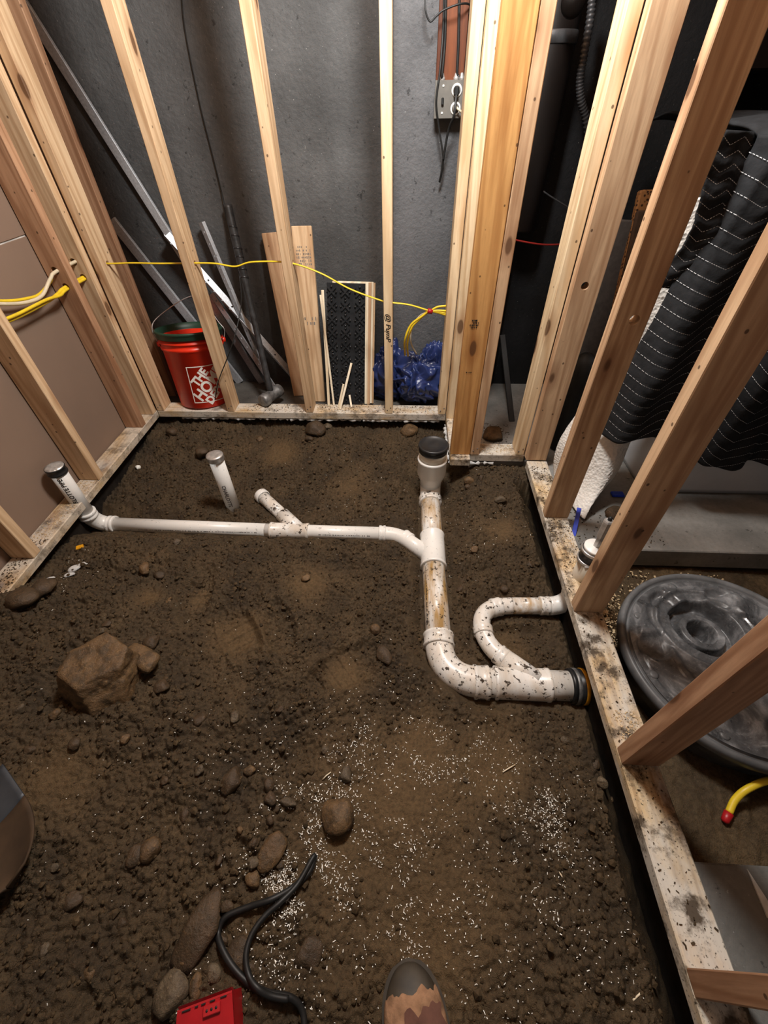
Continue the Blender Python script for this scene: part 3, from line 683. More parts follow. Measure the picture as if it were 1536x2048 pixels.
# ------------------------------------------------------------------ things leaning on the back wall
def rail(name, label, cat, b, t, wdt, dep, mat, group=None, roll=(0, -1, 0)):
    mw, L = lean(b, t, roll); mb = MB(); tk = .0022
    mb.box((0, 0, L/2), (tk, wdt, L), .0004); mb.box((-dep/2, wdt/2, L/2), (dep, tk, L), .0004); mb.box((-dep/2, -wdt/2, L/2), (dep, tk, L), .0004)
    o = mb.build(name, mat, None, mw); return tag(o, label, cat, group)
rail('metal_channel', 'long silver metal channel slanting up the wall past the top of the corner post', 'metal channel', (-.868, 2.305, .003), ony(3, -60, 2.312), .034, .014, 'galv')
rail('metal_channel', 'shorter silver metal channel slanting down behind the red bucket', 'metal channel', (-1.0, 2.305, .003), ony(221, 440, 2.312), .042, .014, 'galv')
def angle_iron(label, b, t, wdt, sq, roll):
    mw, L = lean(b, t, roll); mb = MB()
    n = int(L/.025)
    for fl_ in (0, 1):
        for i in range(n):
            z0 = i*L/n; dz = L/n; hs = .004
            def q(u, z): return (u, 0, z) if fl_ == 0 else (0, u, z)
            o0, o1, zc = 0, wdt, z0+dz/2
            if i % 2 == 0 or fl_ == 1 and i % 3: mb.add([q(o0, z0), q(o1, z0), q(o1, z0+dz), q(o0, z0+dz)], [(0, 1, 2, 3)]); continue
            um = wdt*.55; r_ = [(um-hs, zc-hs), (um+hs, zc-hs), (um+hs, zc+hs), (um-hs, zc+hs)]; oc = [(o0, z0), (o1, z0), (o1, z0+dz), (o0, z0+dz)]
            mb.add([q(*p) for p in oc]+[q(*p) for p in r_], [(0, 1, 5, 4), (1, 2, 6, 5), (2, 3, 7, 6), (3, 0, 4, 7)])
    o = mb.build('angle_iron', 'galv', None, mw); md = o.modifiers.new('s', 'SOLIDIFY'); md.thickness = .002; md.offset = 0
    return tag(o, label, 'angle iron')
angle_iron('long perforated steel angle slanting behind the sledgehammer handle', (-.60, 2.215, .003), ony(328, 474, 2.27), .036, 1, (.6, -.8, .3))
angle_iron('short perforated steel angle with a dark open end beside the hammer handle', (-.79, 2.21, .003), ony(397, 446, 2.285), .034, 1, (.8, -.6, 0))
angle_iron('dark dusty steel angle leaning lowest behind the sledgehammer', (-.735, 2.15, .003), (-1.02, 2.28, .50), .034, 1, (.9, -.4, 0))
# sledgehammer
hb = Vector((-.728, 2.035, T+.034)); ht = ony(455, 410, 2.30)
sh = thing('sledgehammer', 'sledgehammer with a black taped handle standing on its grey head', 'hammer', (hb.x, hb.y, T))
d = (ht-hb).normalized(); L = (ht-hb).length
MB().tube([hb-d*.02, hb+d*.10, hb+d*.3, hb+d*(L*.62), hb+d*(L*.64), hb+d*(L-.012), ht], [.017, .0165, .0150, .0150, .0185, .0195, .021], 18).build('handle', 'tape', sh)
hx = Vector((-.42, -.90, 0)).normalized()
hh = MB().lathe(hb-hx*.075, hx, [(0, 0), (.027, 0), (.034, .006), (.034, .034), (.029, .046), (.029, .075), (.029, .104), (.034, .116), (.034, .144), (.028, .150), (0, .150)], 12).build('head', 'iron', sh)
for i, hgt in enumerate((.66, .70, .76, .80, .86, .90)):
    c0 = hb+d*(L*hgt); MB().lathe(c0-d*.004, d+Vector((.15, .1, 0)), [(.0195, 0), (.0205, .001), (.0205, .006), (.0195, .007)], 16).build('tape_wrap', 'rubber', sh)
# two boards
def board(label, b, t, wdt, thk, mat, stamps=()):
    mw, L = lean(b, t, (1, 0, .0)); mb = MB().box((0, 0, L/2), (wdt, thk, L), .002); o = mb.build('board', mat, None, mw); tag(o, label, 'board')
    for (u, z, nu, nv, su, sv, sd) in stamps:
        rnd = random.Random(sd); m2 = MB()
        for i in range(nu):
            for j in range(nv):
                if rnd.random() < .25: continue
                m2.box((u+i*su+rnd.uniform(-.1, .1)*su, -thk/2-.0004, z+j*sv), (su*rnd.uniform(.3, .7), .0006, sv*rnd.uniform(.4, .8)), .0001)
        m2.build('stamp', 'pale_ink', o, mw)
    return o
board('nail-holed board leaning on the wall just left of its stamped twin', (-.595, 2.165, .003), ony(543, 465, 2.30), .092, .022, 'wood_pink')
board('pale board with black ink stamps leaning between stud and black panel', (-.498, 2.10, .003), ony(603, 452, 2.30), .094, .022, 'wood_tan', ((-.032, .66, 9, 6, .008, .014, 4), (-.03, .40, 8, 2, .009, .022, 8)))
# black panel with raised crosses, and the thin boards behind
tb = Vector((-.316, 2.012, T)); tt = ony(692, 566, 2.185); mwt, TL = lean(tb, tt, (1, .03, 0))
TW = .185
tp = thing('cross_pattern_panel', 'black plastic panel with rows of raised crosses leaning on thin boards', 'panel', tb)
MB().box((0, .004, TL/2), (TW, .006, TL), .001).build('sheet', 'plastic_black', tp, mwt)
cb = MB()
for a in (45, -45):
    cb.box((0, -.002, 0), (.058, .010, .0075), .0015, Matrix.Rotation(math.radians(a), 3, 'Y'))
for (dx, dz) in ((.022, 0), (-.022, 0), (0, .024), (0, -.024)):
    cb.lathe((dx, 0, dz), (0, -1, 0), [(.0055, 0), (.005, .005), (.003, .008), (0, .009)], 8)
cme = cb.mesh('raised_cross', M['plastic_black'])
for i in range(3):
    for j in range(9):
        link('raised_cross', cme, tp, mwt @ Matrix.Translation(((i-1)*.066-.004+(.004 if i == 2 else 0), -.0005, .045+j*(TL-.085)/8)))
for i, (dx, dz, mt, lab) in enumerate(((.014, .0, 'wood_stick', 'pale thin board directly behind the black crossed panel'), (.026, -.006, 'wood_pink', 'brownish thin board second behind the black crossed panel'), (.034, .006, 'wood_stick', 'white-edged thin board third behind the black crossed panel'), (.042, -.004, 'wood_tan', 'rearmost thin board behind the black crossed panel'))):
    o = MB().box((0, 0, TL/2), (TW-.012, .006, TL+.006), .0008).build('thin_board', mt, None, mwt @ Matrix.Translation((dx*1.15+.004, .012+i*.0085, dz*.3+.004))); tag(o, lab, 'board', 'thin boards stacked behind the black panel')
def stick(label, b, t, r=.005, mat='wood_stick'):
    mw, L = lean(b, t); o = MB().box((0, 0, L/2), (r*1.6, r, L), .0008).build('wood_strip', mat, None, mw); tag(o, label, 'wood strip', 'thin wood strips leaning near the black panel')
stick('long thin wood strip leaning against the left edge of the black panel', onz(658, 812, T+.001), ony(645, 580, 2.15), .008)
stick('thin wood strip crossing behind the long strip at the black panel edge', onz(668, 810, T+.001), ony(641, 590, 2.12), .006)
stick('wood strip slanting across the lower front of the black panel', onz(680, 818, T+.001), ony(703, 726, 2.06), .007)
stick('medium wood strip standing close to the slanting strip', onz(677, 815, T+.001), ony(687, 768, 2.03), .006)
stick('shortest wood strip standing before the black panel', onz(703, 814, T+.001), ony(699, 790, 2.02), .006)
# crumpled tarp
def crumple(c, rad, seed, lobes=(), sub=6, amp=.22):
    rnd = random.Random(int(seed*10)); bm = bmesh.new(); bmesh.ops.create_icosphere(bm, subdivisions=sub, radius=1.0); vs_ = []
    pl_ = [(Vector((rnd.gauss(0, 1), rnd.gauss(0, 1), rnd.gauss(0, 1))).normalized(), rnd.uniform(.70, 1.05)) for _ in range(26)]
    tri = lambda t: abs((t % 2)-1)*2-1
    for v in bm.verts:
        p = v.co.normalized(); q = p+mnoise.noise_vector(p*1.7+Vector((seed, 0, 0)))*.16; q.normalize(); r = 1.12
        for d_, h in pl_:
            k_ = q.dot(d_)
            if k_ > .1: r = min(r, h/k_)
        az = math.atan2(q.y, q.x); w1 = mnoise.noise(q*1.5+Vector((0, seed, 0)))
        r += .15*tri(az*2.6+w1*3.5+q.z*1.5)*(1-.6*abs(p.z))+.075*tri(q.z*4+q.x*4+w1*4)+.030*(1-2*abs(mnoise.noise(q*4.5+Vector((seed, seed, 0)))))+.012*(1-2*abs(mnoise.noise(q*11)))
        for (dv, k_, wd) in lobes: r += k_*math.exp(-(1-p.dot(Vector(dv).normalized()))/wd)
        y_ = c[1]+p.y*rad[1]*r; vs_.append((c[0]+p.x*rad[0]*r, y_, max(c[2]+p.z*rad[2]*r, T+.001 if y_ < 2.012 else .002)))
    bm.verts.index_update(); fs_ = [tuple(v.index for v in f.verts) for f in bm.faces]; bm.free(); return vs_, fs_
tp_ = MB()
v_, f_ = crumple((.055, 2.085, .135), (.125, .095, .125), 3.1, (((-.5, .3, 1), .35, .12), ((.8, .3, .6), .25, .1))); tp_.add(v_, f_, True)
v_, f_ = crumple((-.10, 2.15, .155), (.095, .07, .150), 8.7, (((.4, .2, 1), .35, .1),)); tp_.add(v_, f_, True)
v_, f_ = crumple((.12, 2.14, .20), (.075, .055, .09), 5.2, (((.6, 0, 1), .4, .12),)); tp_.add(v_, f_, True)
tag(tp_.build('tarp', 'tarp'), 'crumpled blue plastic tarp bunched behind the stud with handwriting', 'tarp')
# shavings and litter on the back plate
def shavings(name, label, areas, n, mat, size=(.003, .009), seed=1, thick=.0012):
    rnd = random.Random(seed); mb = MB()
    for k_ in range(n):
        x0, x1, y0, y1, z, bias = rnd.choice(areas); x = rnd.uniform(x0, x1); y = rnd.uniform(y0, y1)
        zz = z(x, y) if callable(z) else z
        l = rnd.uniform(*size); a = rnd.uniform(0, 3.14); wd = l*rnd.uniform(.2, .6); t = thick; til = rnd.uniform(-.25, .25)
        ca, sa = math.cos(a), math.sin(a)
        pts = [(x+ca*u*l/2-sa*v*wd/2, y+sa*u*l/2+ca*v*wd/2, zz+.0006+h*t+til*u*l/2+abs(til)*l/2) for h in (0, 1) for u, v in ((-1, -1), (1, -1), (1, 1), (-1, 1))]
        mb.add(pts, [(3, 2, 1, 0), (4, 5, 6, 7), (0, 1, 5, 4), (1, 2, 6, 5), (2, 3, 7, 6), (3, 0, 4, 7)])
    o = mb.build(name, mat); return tag(o, label, 'debris', None, 'stuff')
shavings('sawdust', 'pale sawdust and wood shavings scattered on the bottom plates', [(-.47, -.13, 1.925, 2.02, T, 0), (-.47, -.13, 1.925, 2.0, T, 0), (-.87, -.55, 1.925, 2.0, T, 0), (-.06, .15, 1.925, 1.99, T, 0), (-1.40, -1.33, .97, 1.20, T, 0), (-1.40, -1.33, .97, 1.20, T, 0), (-1.405, -1.33, 1.25, 1.34, T, 0), (.55, .62, .92, 1.10, T, 0), (.56, .62, .38, .46, T, 0), (.34, .49, 1.585, 1.66, T, 0), (.55, .63, 1.05, 1.5, T, 0)], 1300, 'sawdust', (.0015, .006), 5)
shavings('soil_crumbs', 'dark soil crumbs spilled on the bottom plates', [(.55, .628, .0, 1.5, T, 0), (.55, .628, .9, 1.5, T, 0), (-1.40, -1.33, .75, 1.0, T, 0), (-.85, .15, 1.925, 2.0, T, 0), (.66, .98, 1.07, 1.3, 0, 0), (.34, .52, 1.68, 1.9, 0, 0)], 900, 'crumb', (.002, .007), 9, .002)

# ------------------------------------------------------------------ cables
def cable(name, label, cat, pts, r, mat, parent=None, n=8, flat=None, seg=10):
    o = MB().tube(spline(pts, n), r, seg, True, flat).build(name, mat, parent)
    return tag(o, label, cat) if parent is None else o
yc = thing('yellow_cable', 'yellow electrical cable strung through the back studs with a red tie and loop', 'cable', (-.4, 1.965, .6))
A = lambda px, py, y=1.965: ony(px, py, y)
cable('run', '', '', [(-1.36, 1.965, .735), (-1.29, 1.965, .722), A(265, 526), A(320, 527), (-.925, 1.965, HZ), A(430, 527), A(470, 533), A(505, 524), (-.505, 1.965, HZ), A(640, 546), A(700, 578), (-.115, 1.965, .572), (-.07, 1.965, .565), A(820, 610), A(860, 622)], .0058, 'yellow', yc, 8, .55)
tie = A(860, 622)
for k_, (ex, ey) in enumerate(((892, 612), (892, 622), (892, 630), (892, 627))):
    cable('end', '', '', [tie+Vector((-.02, 0, 0)), tie, A(875, (622+ey)/2-(1 if k_ else 3)), A(ex, ey)], .0045, 'yellow', yc, 5)
MB().tube([tie-Vector((.011, 0, -.001)), tie+Vector((.011, 0, -.003))], .0105, 14).build('tie', 'red', yc)
cable('loop', '', '', [A(858, 621), A(845, 632), A(822, 650), A(810, 680), A(810, 710, 2.02)], .0052, 'yellow', yc)
cable('loop', '', '', [A(858, 623), A(842, 636, 1.98), A(824, 655, 1.99), A(815, 685, 1.99), A(816, 712, 2.03)], .0048, 'yellow', yc)
cable('loop', '', '', [A(858, 624), A(840, 632, 2.0), A(824, 655, 2.02), A(822, 685, 2.03), A(833, 708, 2.05)], .0042, 'cable_white', yc)
# left cables
for lab, pts, mt, rr in (('white electrical cable looping out of the upper hole in the left stud', [(-1.362, 2.0, .750), (-1.362, 1.757, .748), (-1.362, 1.70, .735), onx(85, 590, -1.362), onx(60, 603, -1.362), onx(20, 608, -1.362), onx(-60, 606, -1.362)], 'cable_white', .0062),
                         ('yellow electrical cable beside the white one in the upper stud hole', [(-1.373, 2.0, .746), (-1.373, 1.757, .744), (-1.373, 1.71, .725), onx(80, 588, -1.373), onx(55, 597, -1.375), onx(15, 602, -1.375), onx(-60, 600, -1.375)], 'yellow', .0055),
                         ('yellow electrical cable in the lower hole of the left stud', [(-1.362, 2.0, .692), (-1.362, 1.757, .690), (-1.362, 1.70, .683), onx(95, 603, -1.362), onx(40, 632, -1.362), onx(0, 648, -1.362), onx(-60, 668, -1.362)], 'yellow', .0060),
                         ('second yellow cable just under the lower one in the left stud', [(-1.356, 2.0, .686), (-1.356, 1.757, .684), (-1.356, 1.70, .677), onx(92, 600, -1.352), onx(38, 627, -1.352), onx(0, 642, -1.352), onx(-60, 660, -1.35)], 'yellow', .0055)):
    cable('electrical_cable', lab, 'cable', pts, rr, mt)
# thin black line dropping down the wall beside the hammer, running to the floor
cable('black_wire', 'thin black wire hanging down the grey wall past the sledgehammer', 'wire', [ony(361, -40, 2.322), ony(370, 60, 2.322), ony(400, 210, 2.322), ony(425, 310, 2.320), ony(446, 395, 2.31), ony(465, 480, 2.25), ony(480, 560, 2.2), ony(482, 610, 2.05), ony(470, 670, 1.94), ony(455, 715, 1.905), ony(437, 762, 1.905), ony(430, 800, 1.912)], .0024, 'cord')

# ------------------------------------------------------------------ outlet box, brown backing board and cords on the pilaster
yb_ = PILY
bl_ = ony(878, 0, yb_-.01); x0b, x1b = ony(875, 80, yb_).x, ony(934, 60, yb_).x
zb = ony(895, 163, yb_).z
MBb = MB().box(((x0b+x1b)/2, yb_-.010, zb+.55), (x1b-x0b, .019, 1.1), .002)
tag(MBb.build('backing_board', 'wood_dark'), 'dark reddish-brown board fixed to the concrete above the outlet box', 'board')
q0, q1, q2 = ony(872, 162, yb_-.05), ony(925, 162, yb_-.05), ony(880, 236, yb_-.05)
ob = thing('outlet_box', 'grey metal electrical box with a switch and two sockets on the concrete', 'outlet', ((q0.x+q1.x)/2, yb_, q2.z))
bw, bh, bcx, bcz = q1.x-q0.x+.012, q0.z-q2.z, (q0.x+q1.x)/2+.006, (q0.z+q2.z)/2
MB().box((bcx, yb_-.024, bcz), (bw, .046, bh), .003).build('back_box', 'box_grey', ob)
fp = MB().box((bcx, yb_-.0485, bcz), (bw+.004, .003, bh+.004), .0012).build('face_plate', 'box_grey', ob)
MB().box((bcx-bw*.24, yb_-.053, bcz-.004), (.009, .012, .020), .002).build('switch', 'black', ob)
for dz in (.036, -.036): MB().lathe((bcx-bw*.24, yb_-.050, bcz+dz), (0, -1, 0), [(.004, 0), (.0035, .0015), (0, .002)], 10).build('screw', 'device', fp)
for dz in (.024, -.024):
    so = MB().lathe((bcx+bw*.22, yb_-.050, bcz+dz), (0, -1, 0), [(.019, 0), (.019, .002), (.0165, .003), (0, .003)], 20).build('socket', 'device', ob); MB().lathe((bcx+bw*.22, yb_-.0525, bcz+dz), (0, -1, 0), [(.0135, 0), (.0135, .0012), (0, .0012)], 16).build('socket_face', 'box_grey', so)
pg = MB().box((bcx+bw*.20, yb_-.062, bcz+.022), (.018, .022, .026), .004).build('plug', 'black', ob)
for dx in (-.03, .02, .04): MB().lathe((bcx+dx, yb_-.022, bcz+bh/2), (0, 0, 1), [(.008, 0), (.010, .002), (.010, .009), (.007, .012), (.005, .02)], 14).build('conduit_connector', 'steel', ob)
cable('power_cord', 'black power cord plugged into the outlet box and hanging down', 'cord', [(bcx+bw*.20, yb_-.068, bcz+.015), (bcx+bw*.17, yb_-.085, bcz-.04), ony(897, 260, yb_-.06), ony(888, 310, yb_-.05), ony(883, 345, yb_-.04), ony(879, 364, yb_-.03)], .0045, 'cord')
cable('power_cord', 'black cord running down the brown board past the outlet box', 'cord', [ony(889, -30, yb_-.03), ony(886, 60, yb_-.03), ony(880, 140, yb_-.05), (q0.x+.004, yb_-.058, bcz), ony(877, 250, yb_-.05), ony(884, 295, yb_-.05), ony(887, 320, yb_-.05)], .0038, 'cord')
cable('power_cord', 'brown-black cord beside the other on the brown board', 'cord', [ony(892, -30, yb_-.024), ony(890, 80, yb_-.024), ony(884, 150, yb_-.03), (bcx-.03, yb_-.022, bcz+bh/2+.015)], .005, 'cord')
cable('power_cord', 'black cord at the stud side of the brown board', 'cord', [ony(919, -30, yb_-.024), ony(917, 80, yb_-.024), ony(914, 150, yb_-.024), (bcx+.03, yb_-.022, bcz+bh/2+.012)], .005, 'cord')
cable('loose_wire', 'thin black wire curling in front of the brown board', 'wire', [ony(850, -20, yb_-.05), ony(851, 20, yb_-.06), ony(860, 43, yb_-.06), ony(873, 32, yb_-.06), ony(888, 20, yb_-.06), ony(920, 8, yb_-.06), ony(940, 10, yb_-.03), ony(938, 30, yb_-.02)], .0028, 'cord')
cable('power_cord', 'white cord from the lower socket of the outlet box', 'cord', [(bcx+bw*.22, yb_-.056, bcz-.02), (bcx+bw*.34, yb_-.07, bcz-.028), (bcx+bw*.6, yb_-.06, bcz-.045)], .004, 'cable_white')

# ------------------------------------------------------------------ utility corner beyond the right studs
tk_ = thing('utility_tank', 'dark brown cylindrical tank in the unlit corner', 'tank', (.62, 2.12, 0))
cable('red_wire', 'thin red wire stretched across the dark corner', 'wire', [ony(1010, 474, 2.12), ony(1040, 482, 2.12), ony(1085, 489, 2.12), ony(1125, 488, 2.12), ony(1160, 480, 2.12)], .0035, 'redwire')
cable('grey_wire', 'thin grey wire slanting across the dark corner', 'wire', [ony(1030, 345, 2.2), ony(1062, 365, 2.2), ony(1100, 392, 2.2), ony(1145, 420, 2.2)], .003, 'conduit')
tc = ony(1110, 30, 2.24)
MB().lathe((tc.x, 2.24, .78), (0, 0, 1), [(0, 0), (.07, 0), (.078, .01), (.085, .3), (.085, .85), (.06, .90), (0, .92)], 28).build('shell', 'tank', tk_)
MB().lathe((tc.x, 2.24, 1.33), (0, 0, 1), [(.087, 0), (.09, .003), (.09, .03), (.087, .033)], 28).build('band', 'conduit', tk_)
MB().tube([(tc.x-.02, 2.26, .80), (tc.x-.02, 2.26, 0.0)], .018, 14).build('stand_pipe', 'tank', tk_)
MB().lathe(ony(1148, 2, 2.05), (-.1, -1, -.2), [(0, .02), (.03, .018), (.038, .0), (.036, -.02), (0, -.03)], 20).build('valve_knob', 'tank', tk_)
cd_ = thing('flexible_conduit', 'ribbed grey flexible conduit hanging in the dark corner', 'conduit', ony(1175, 80, 2.18))
cp = spline([ony(1186, -20, 2.18), ony(1180, 40, 2.18), ony(1168, 110, 2.18), ony(1160, 160, 2.19), ony(1162, 200, 2.2), ony(1172, 240, 2.22), ony(1180, 300, 2.25)], 18)
MB().tube(cp, [.013+.0022*math.sin(i*2.1) for i in range(len(cp))], 12).build('hose', 'conduit', cd_)
o = MB().box((0, 0, .22), (.028, .012, .46), .002).build('leaning_strip', 'black', None, lean((.548, 1.93, .004), ony(1003, 655, 2.28))[0]); tag(o, 'dark strip leaning in the gap between the studs', 'strip')
# covered appliance with blankets
ap = thing('covered_appliance', 'white enamel appliance with its base showing under the black blanket', 'appliance', (1.45, 1.75, 0))
def rbox(c, s, r, n=6):
    prof = []
    for (sx, sy) in ((1, 1), (-1, 1), (-1, -1), (1, -1)):
        a0 = {(1, 1): 0, (-1, 1): 90, (-1, -1): 180, (1, -1): 270}[(sx, sy)]
        for k_ in range(n+1):
            a = math.radians(a0+90*k_/n); prof.append((c[0]+sx*(s[0]/2-r)+math.cos(a)*r, c[1]+sy*(s[1]/2-r)+math.sin(a)*r))
    return prof
pf = rbox((1.49, 1.73), (1.00, .70), .10); mb = MB(); n_ = len(pf)
levels = [(0.005, .985), (.03, 1.0), (.98, 1.0), (1.02, .97)]
vs_ = [(1.49+(x-1.49)*k_, 1.73+(y-1.73)*k_, z) for z, k_ in levels for x, y in pf]
fs_ = [(l*n_+i, l*n_+(i+1) % n_, (l+1)*n_+(i+1) % n_, (l+1)*n_+i) for l in range(len(levels)-1) for i in range(n_)]
mb.add(vs_, fs_, True); mb.f.append(tuple(range((len(levels)-1)*n_, len(levels)*n_))); mb.sm.append(False); mb.f.append(tuple(range(n_))[::-1]); mb.sm.append(False)
mb.build('body', 'white_enamel', ap)
MB().box((1.5, 1.384, .055), (.7, .006, .004), .001).build('base_line', 'box_grey', ap)
# black quilted moving blanket
LE = [(885, 1205), (760, 1262), (640, 1330), (520, 1400), (410, 1470), (310, 1536)]
LEw = sorted([(ony(b, a, 1.30).z, ony(b, a, 1.30).x) for a, b in LE])
def le(z):
    for (z0, xx0), (z1, xx1) in zip(LEw, LEw[1:]):
        if z <= z1: return xx0+(xx1-xx0)*(z-z0)/(z1-z0)
    return LEw[-1][1]
HEM = [(.72, .31), (.86, .345), (.98, .30), (1.1, .232), (1.22, .215), (1.37, .205), (1.6, .24), (2.0, .2)]
def hem(x):
    for (a, za), (b, zb) in zip(HEM, HEM[1:]):
        if x <= b: t = max(0, (x-a)/(b-a)); t = t*t*(3-2*t); return za+(zb-za)*t
    return .2
def front(u, v, off=0.0):
    z1 = 1.13; x = .72+u*1.15; zb_ = hem(x); z = zb_+(z1-zb_)*v; x = le(z)+u*(1.87-le(z))
    fold = .036*math.sin(u*21+v*2.2)+.014*math.sin(u*47-v*3)+.02*mnoise.noise(Vector((u*9, v*5, 1)))
    edge = min(1, u*9); y = 1.335-.03*edge-fold*(.35+.65*(1-v))-.012*(1-v)
    if u < .03: y += (.03-u)*1.6
    zz = (v*24-1.08*abs((u*14) % 2-1)) % 1
    y += -.003*abs(math.sin(zz*math.pi))+off
    return Vector((x, y-.0, z))
def topf(u, v):
    x = le(1.13)+u*(1.87-le(1.13)); f0 = front(u, 1.0); t = v; return Vector((x, f0.y+(2.12-f0.y)*t, 1.13+.03*math.sin(t*3.1)+.02*mnoise.noise(Vector((u*6, t*5, 4)))))
bk = thing('moving_blanket', 'black quilted moving blanket with white stitching draped over the appliance', 'blanket', (1.2, 1.4, .2))
mb = MB(); mb.grid(front, 150, 110); mb.grid(topf, 60, 30)
o = mb.build('fabric', 'blanket', bk); md = o.modifiers.new('s', 'SOLIDIFY'); md.thickness = .006
# second fold hanging at the corner, set back
def side(u, v):
    x = .70+u*.42+.05*v*v; z = .80+v*.34-.03*u; y = 1.40-.035*math.sin(u*7+v*2)-.03*math.sin(v*2.6)+.012*mnoise.noise(Vector((u*8, v*8, 9)))
    zz = (v*14-.63*abs((u*14) % 2-1)) % 1
    return Vector((x+.03*math.sin(v*5)*(1-u), y-.003*abs(math.sin(zz*math.pi)), z))
mb = MB(); mb.grid(side, 60, 60); o = mb.build('fold', 'blanket', bk); md = o.modifiers.new('s', 'SOLIDIFY'); md.thickness = .006
st = MB(); rnd = random.Random(4)
def stitches(fn, nu, nlines, vstep):
    for k_ in range(nlines):
        pts = []
        for i in range(nu):
            u = i/nu; 
            for _ in range(1):
                v = (k_/nlines)+.045*abs((u*14) % 2-1); 
            if v >= .99: pts.append(None); continue
            p = fn(u, v); pu = fn(min(u+.004, 1), v); pv = fn(u, min(v+.004, 1)); nrm = (pu-p).cross(pv-p).normalized()
            if nrm.y > 0: nrm = -nrm
            pts.append((p+nrm*.0042, nrm))
        for i in range(0, nu-1):
            if i % 3 == 2 or pts[i] is None or pts[i+1] is None: continue
            (a, n1), (b, n2) = pts[i], pts[i+1]; sd = (b-a).cross(n1).normalized()*.00065
            st.add([a-sd, b-sd, b+sd, a+sd], [(0, 1, 2, 3)])
stitches(front, 560, 24, 0); stitches(side, 200, 14, 0)
so_ = st.build('stitching', 'thread', bk); so_['kind'] = 'stuff'
# white quilt hanging to the floor beside it
QL = [Vector((.73, 1.45, 1.00)), ony(1300, 520, 1.46), ony(1190, 770, 1.48), ony(1118, 880, 1.47), Vector((.632, 1.44, .055)), Vector((.665, 1.33, .012))]
QR = [Vector((1.0, 1.43, 1.00)), Vector((.97, 1.42, .72)), Vector((.95, 1.40, .45)), ony(1275, 860, 1.36), ony(1235, 950, 1.31), ony(1176, 1016, 1.26)]
ql, qr = spline(QL, 12), spline(QR, 12)
def quilt(u, v):
    i = min(int(v*(len(ql)-1)), len(ql)-2); t = v*(len(ql)-1)-i; a = ql[i].lerp(ql[i+1], t); b = qr[i].lerp(qr[i+1], t); p = a.lerp(b, u)
    bul = math.sin(math.pi*u)*(.03+.05*v); k_ = mnoise.noise(Vector((u*16, v*42, 2)))*.0025+.012*math.sin(u*9+v*6)*v
    return Vector((p.x, p.y-bul+k_, max(p.z, .006)))
qb = MB().grid(quilt, 70, 130).build('white_quilt', 'quilt'); md = qb.modifiers.new('s', 'SOLIDIFY'); md.thickness = .008; md.offset = 1
tag(qb, 'white quilted blanket hanging to the concrete between two studs', 'blanket')
# boards and rolls standing behind it
def panel(name, label, cat, b, t, wdt, thk, mat):
    mw, L = lean(b, t, (1, 0, 0)); return tag(MB().box((0, 0, L/2), (wdt, thk, L), .006).build(name, mat, None, mw), label, cat)
panel('felt_panel', 'grey felt-covered panel leaning behind the second right stud', 'panel', (.80, 1.86, .003), ony(1262, 440, 2.0), .10, .02, 'felt')
panel('brown_panel', 'dull brown panel leaning between the white quilt and the studs', 'panel', (.90, 1.66, .003), ony(1310, 420, 1.9), .13, .02, 'board_brown')
panel('speckled_roll', 'speckled brown and black fabric strip standing among the panels', 'fabric', (.90, 1.76, .003), ony(1298, 380, 2.02), .075, .03, 'leopard')
bc = MB().lathe((.735, 1.72, .002), (0, 0, 1), [(0, 0), (.055, 0), (.062, .01), (.064, .30), (.060, .37), (.045, .42), (.02, .445), (0, .45)], 24); tag(bc.build('black_bag', 'black'), 'black rounded bag standing behind the paired studs', 'bag')
dp = MB(); dp.box((1.35, 2.10, 1.60), (.62, .30, .70), .004); tag(dp.build('sheet_duct', 'tank'), 'dark sheet metal duct hanging in the utility corner', 'duct')
# things on the slab by the riser
def rock(name, label, p, size, mat, seed, rot=0.0, sink=.3, sub=3, planes=9, group=None, flatz=.9, cat='stone', boxy=None):
    rnd = random.Random(seed); bm = bmesh.new(); bmesh.ops.create_icosphere(bm, subdivisions=sub, radius=1.0)
    pl_ = []
    for _ in range(planes):
        d_ = Vector((rnd.gauss(0, 1), rnd.gauss(0, 1), rnd.gauss(0, 1)*flatz)).normalized(); pl_.append((d_, rnd.uniform(.56, .84)))
    if boxy:
        pl_ = [(Vector((.06, -.10, 1)).normalized(), .62)]+[(Vector((math.cos(a_), math.sin(a_), t_)).normalized(), h_) for a_, t_, h_ in boxy]
    for v in bm.verts:
        n_ = v.co.normalized(); r = 1.25 if boxy else 1.0
        for d_, h in pl_:
            c_ = n_.dot(d_)
            if c_ > .05: r = min(r, h/c_)
        r *= 1+.07*mnoise.noise(n_*2.2+Vector((seed, 0, 0)))+.05*mnoise.noise(n_*6+Vector((0, seed, 0)))
        v.co = n_*r
    bm.verts.index_update(); cr, sr = math.cos(rot), math.sin(rot); sx, sy, sz = (s/2 for s in size)
    mb = MB().add([((v.co.x*sx*cr-v.co.y*sy*sr), (v.co.x*sx*sr+v.co.y*sy*cr), v.co.z*sz) for v in bm.verts], [tuple(v.index for v in f.verts) for f in bm.faces], True); bm.free()
    o = mb.build(name, mat, None, Matrix.Translation((p[0], p[1], p[2]+sz*(1-2*sink)*.85)))
    return tag(o, label, cat, group)
rock('stone', 'brown rounded stone on the slab beside the test plug', onz(1232, 1045, 0), (.12, .10, .085), 'stone_dark', 31, .4, .05)
rock('stone', 'flat brown stone lying on the concrete behind the jog studs', (.43, 1.78, 0), (.14, .11, .06), 'stone', 32, .2, .05)
bs = MB().box((0, 0, .045), (.016, .003, .12), .001); tag(bs.build('blue_strap', 'blue', None, lean(onz(1148, 1066, .004), onz(1160, 1010, .06), (1, 0, .2))[0]), 'blue plastic strap end beside the white quilt', 'strap')
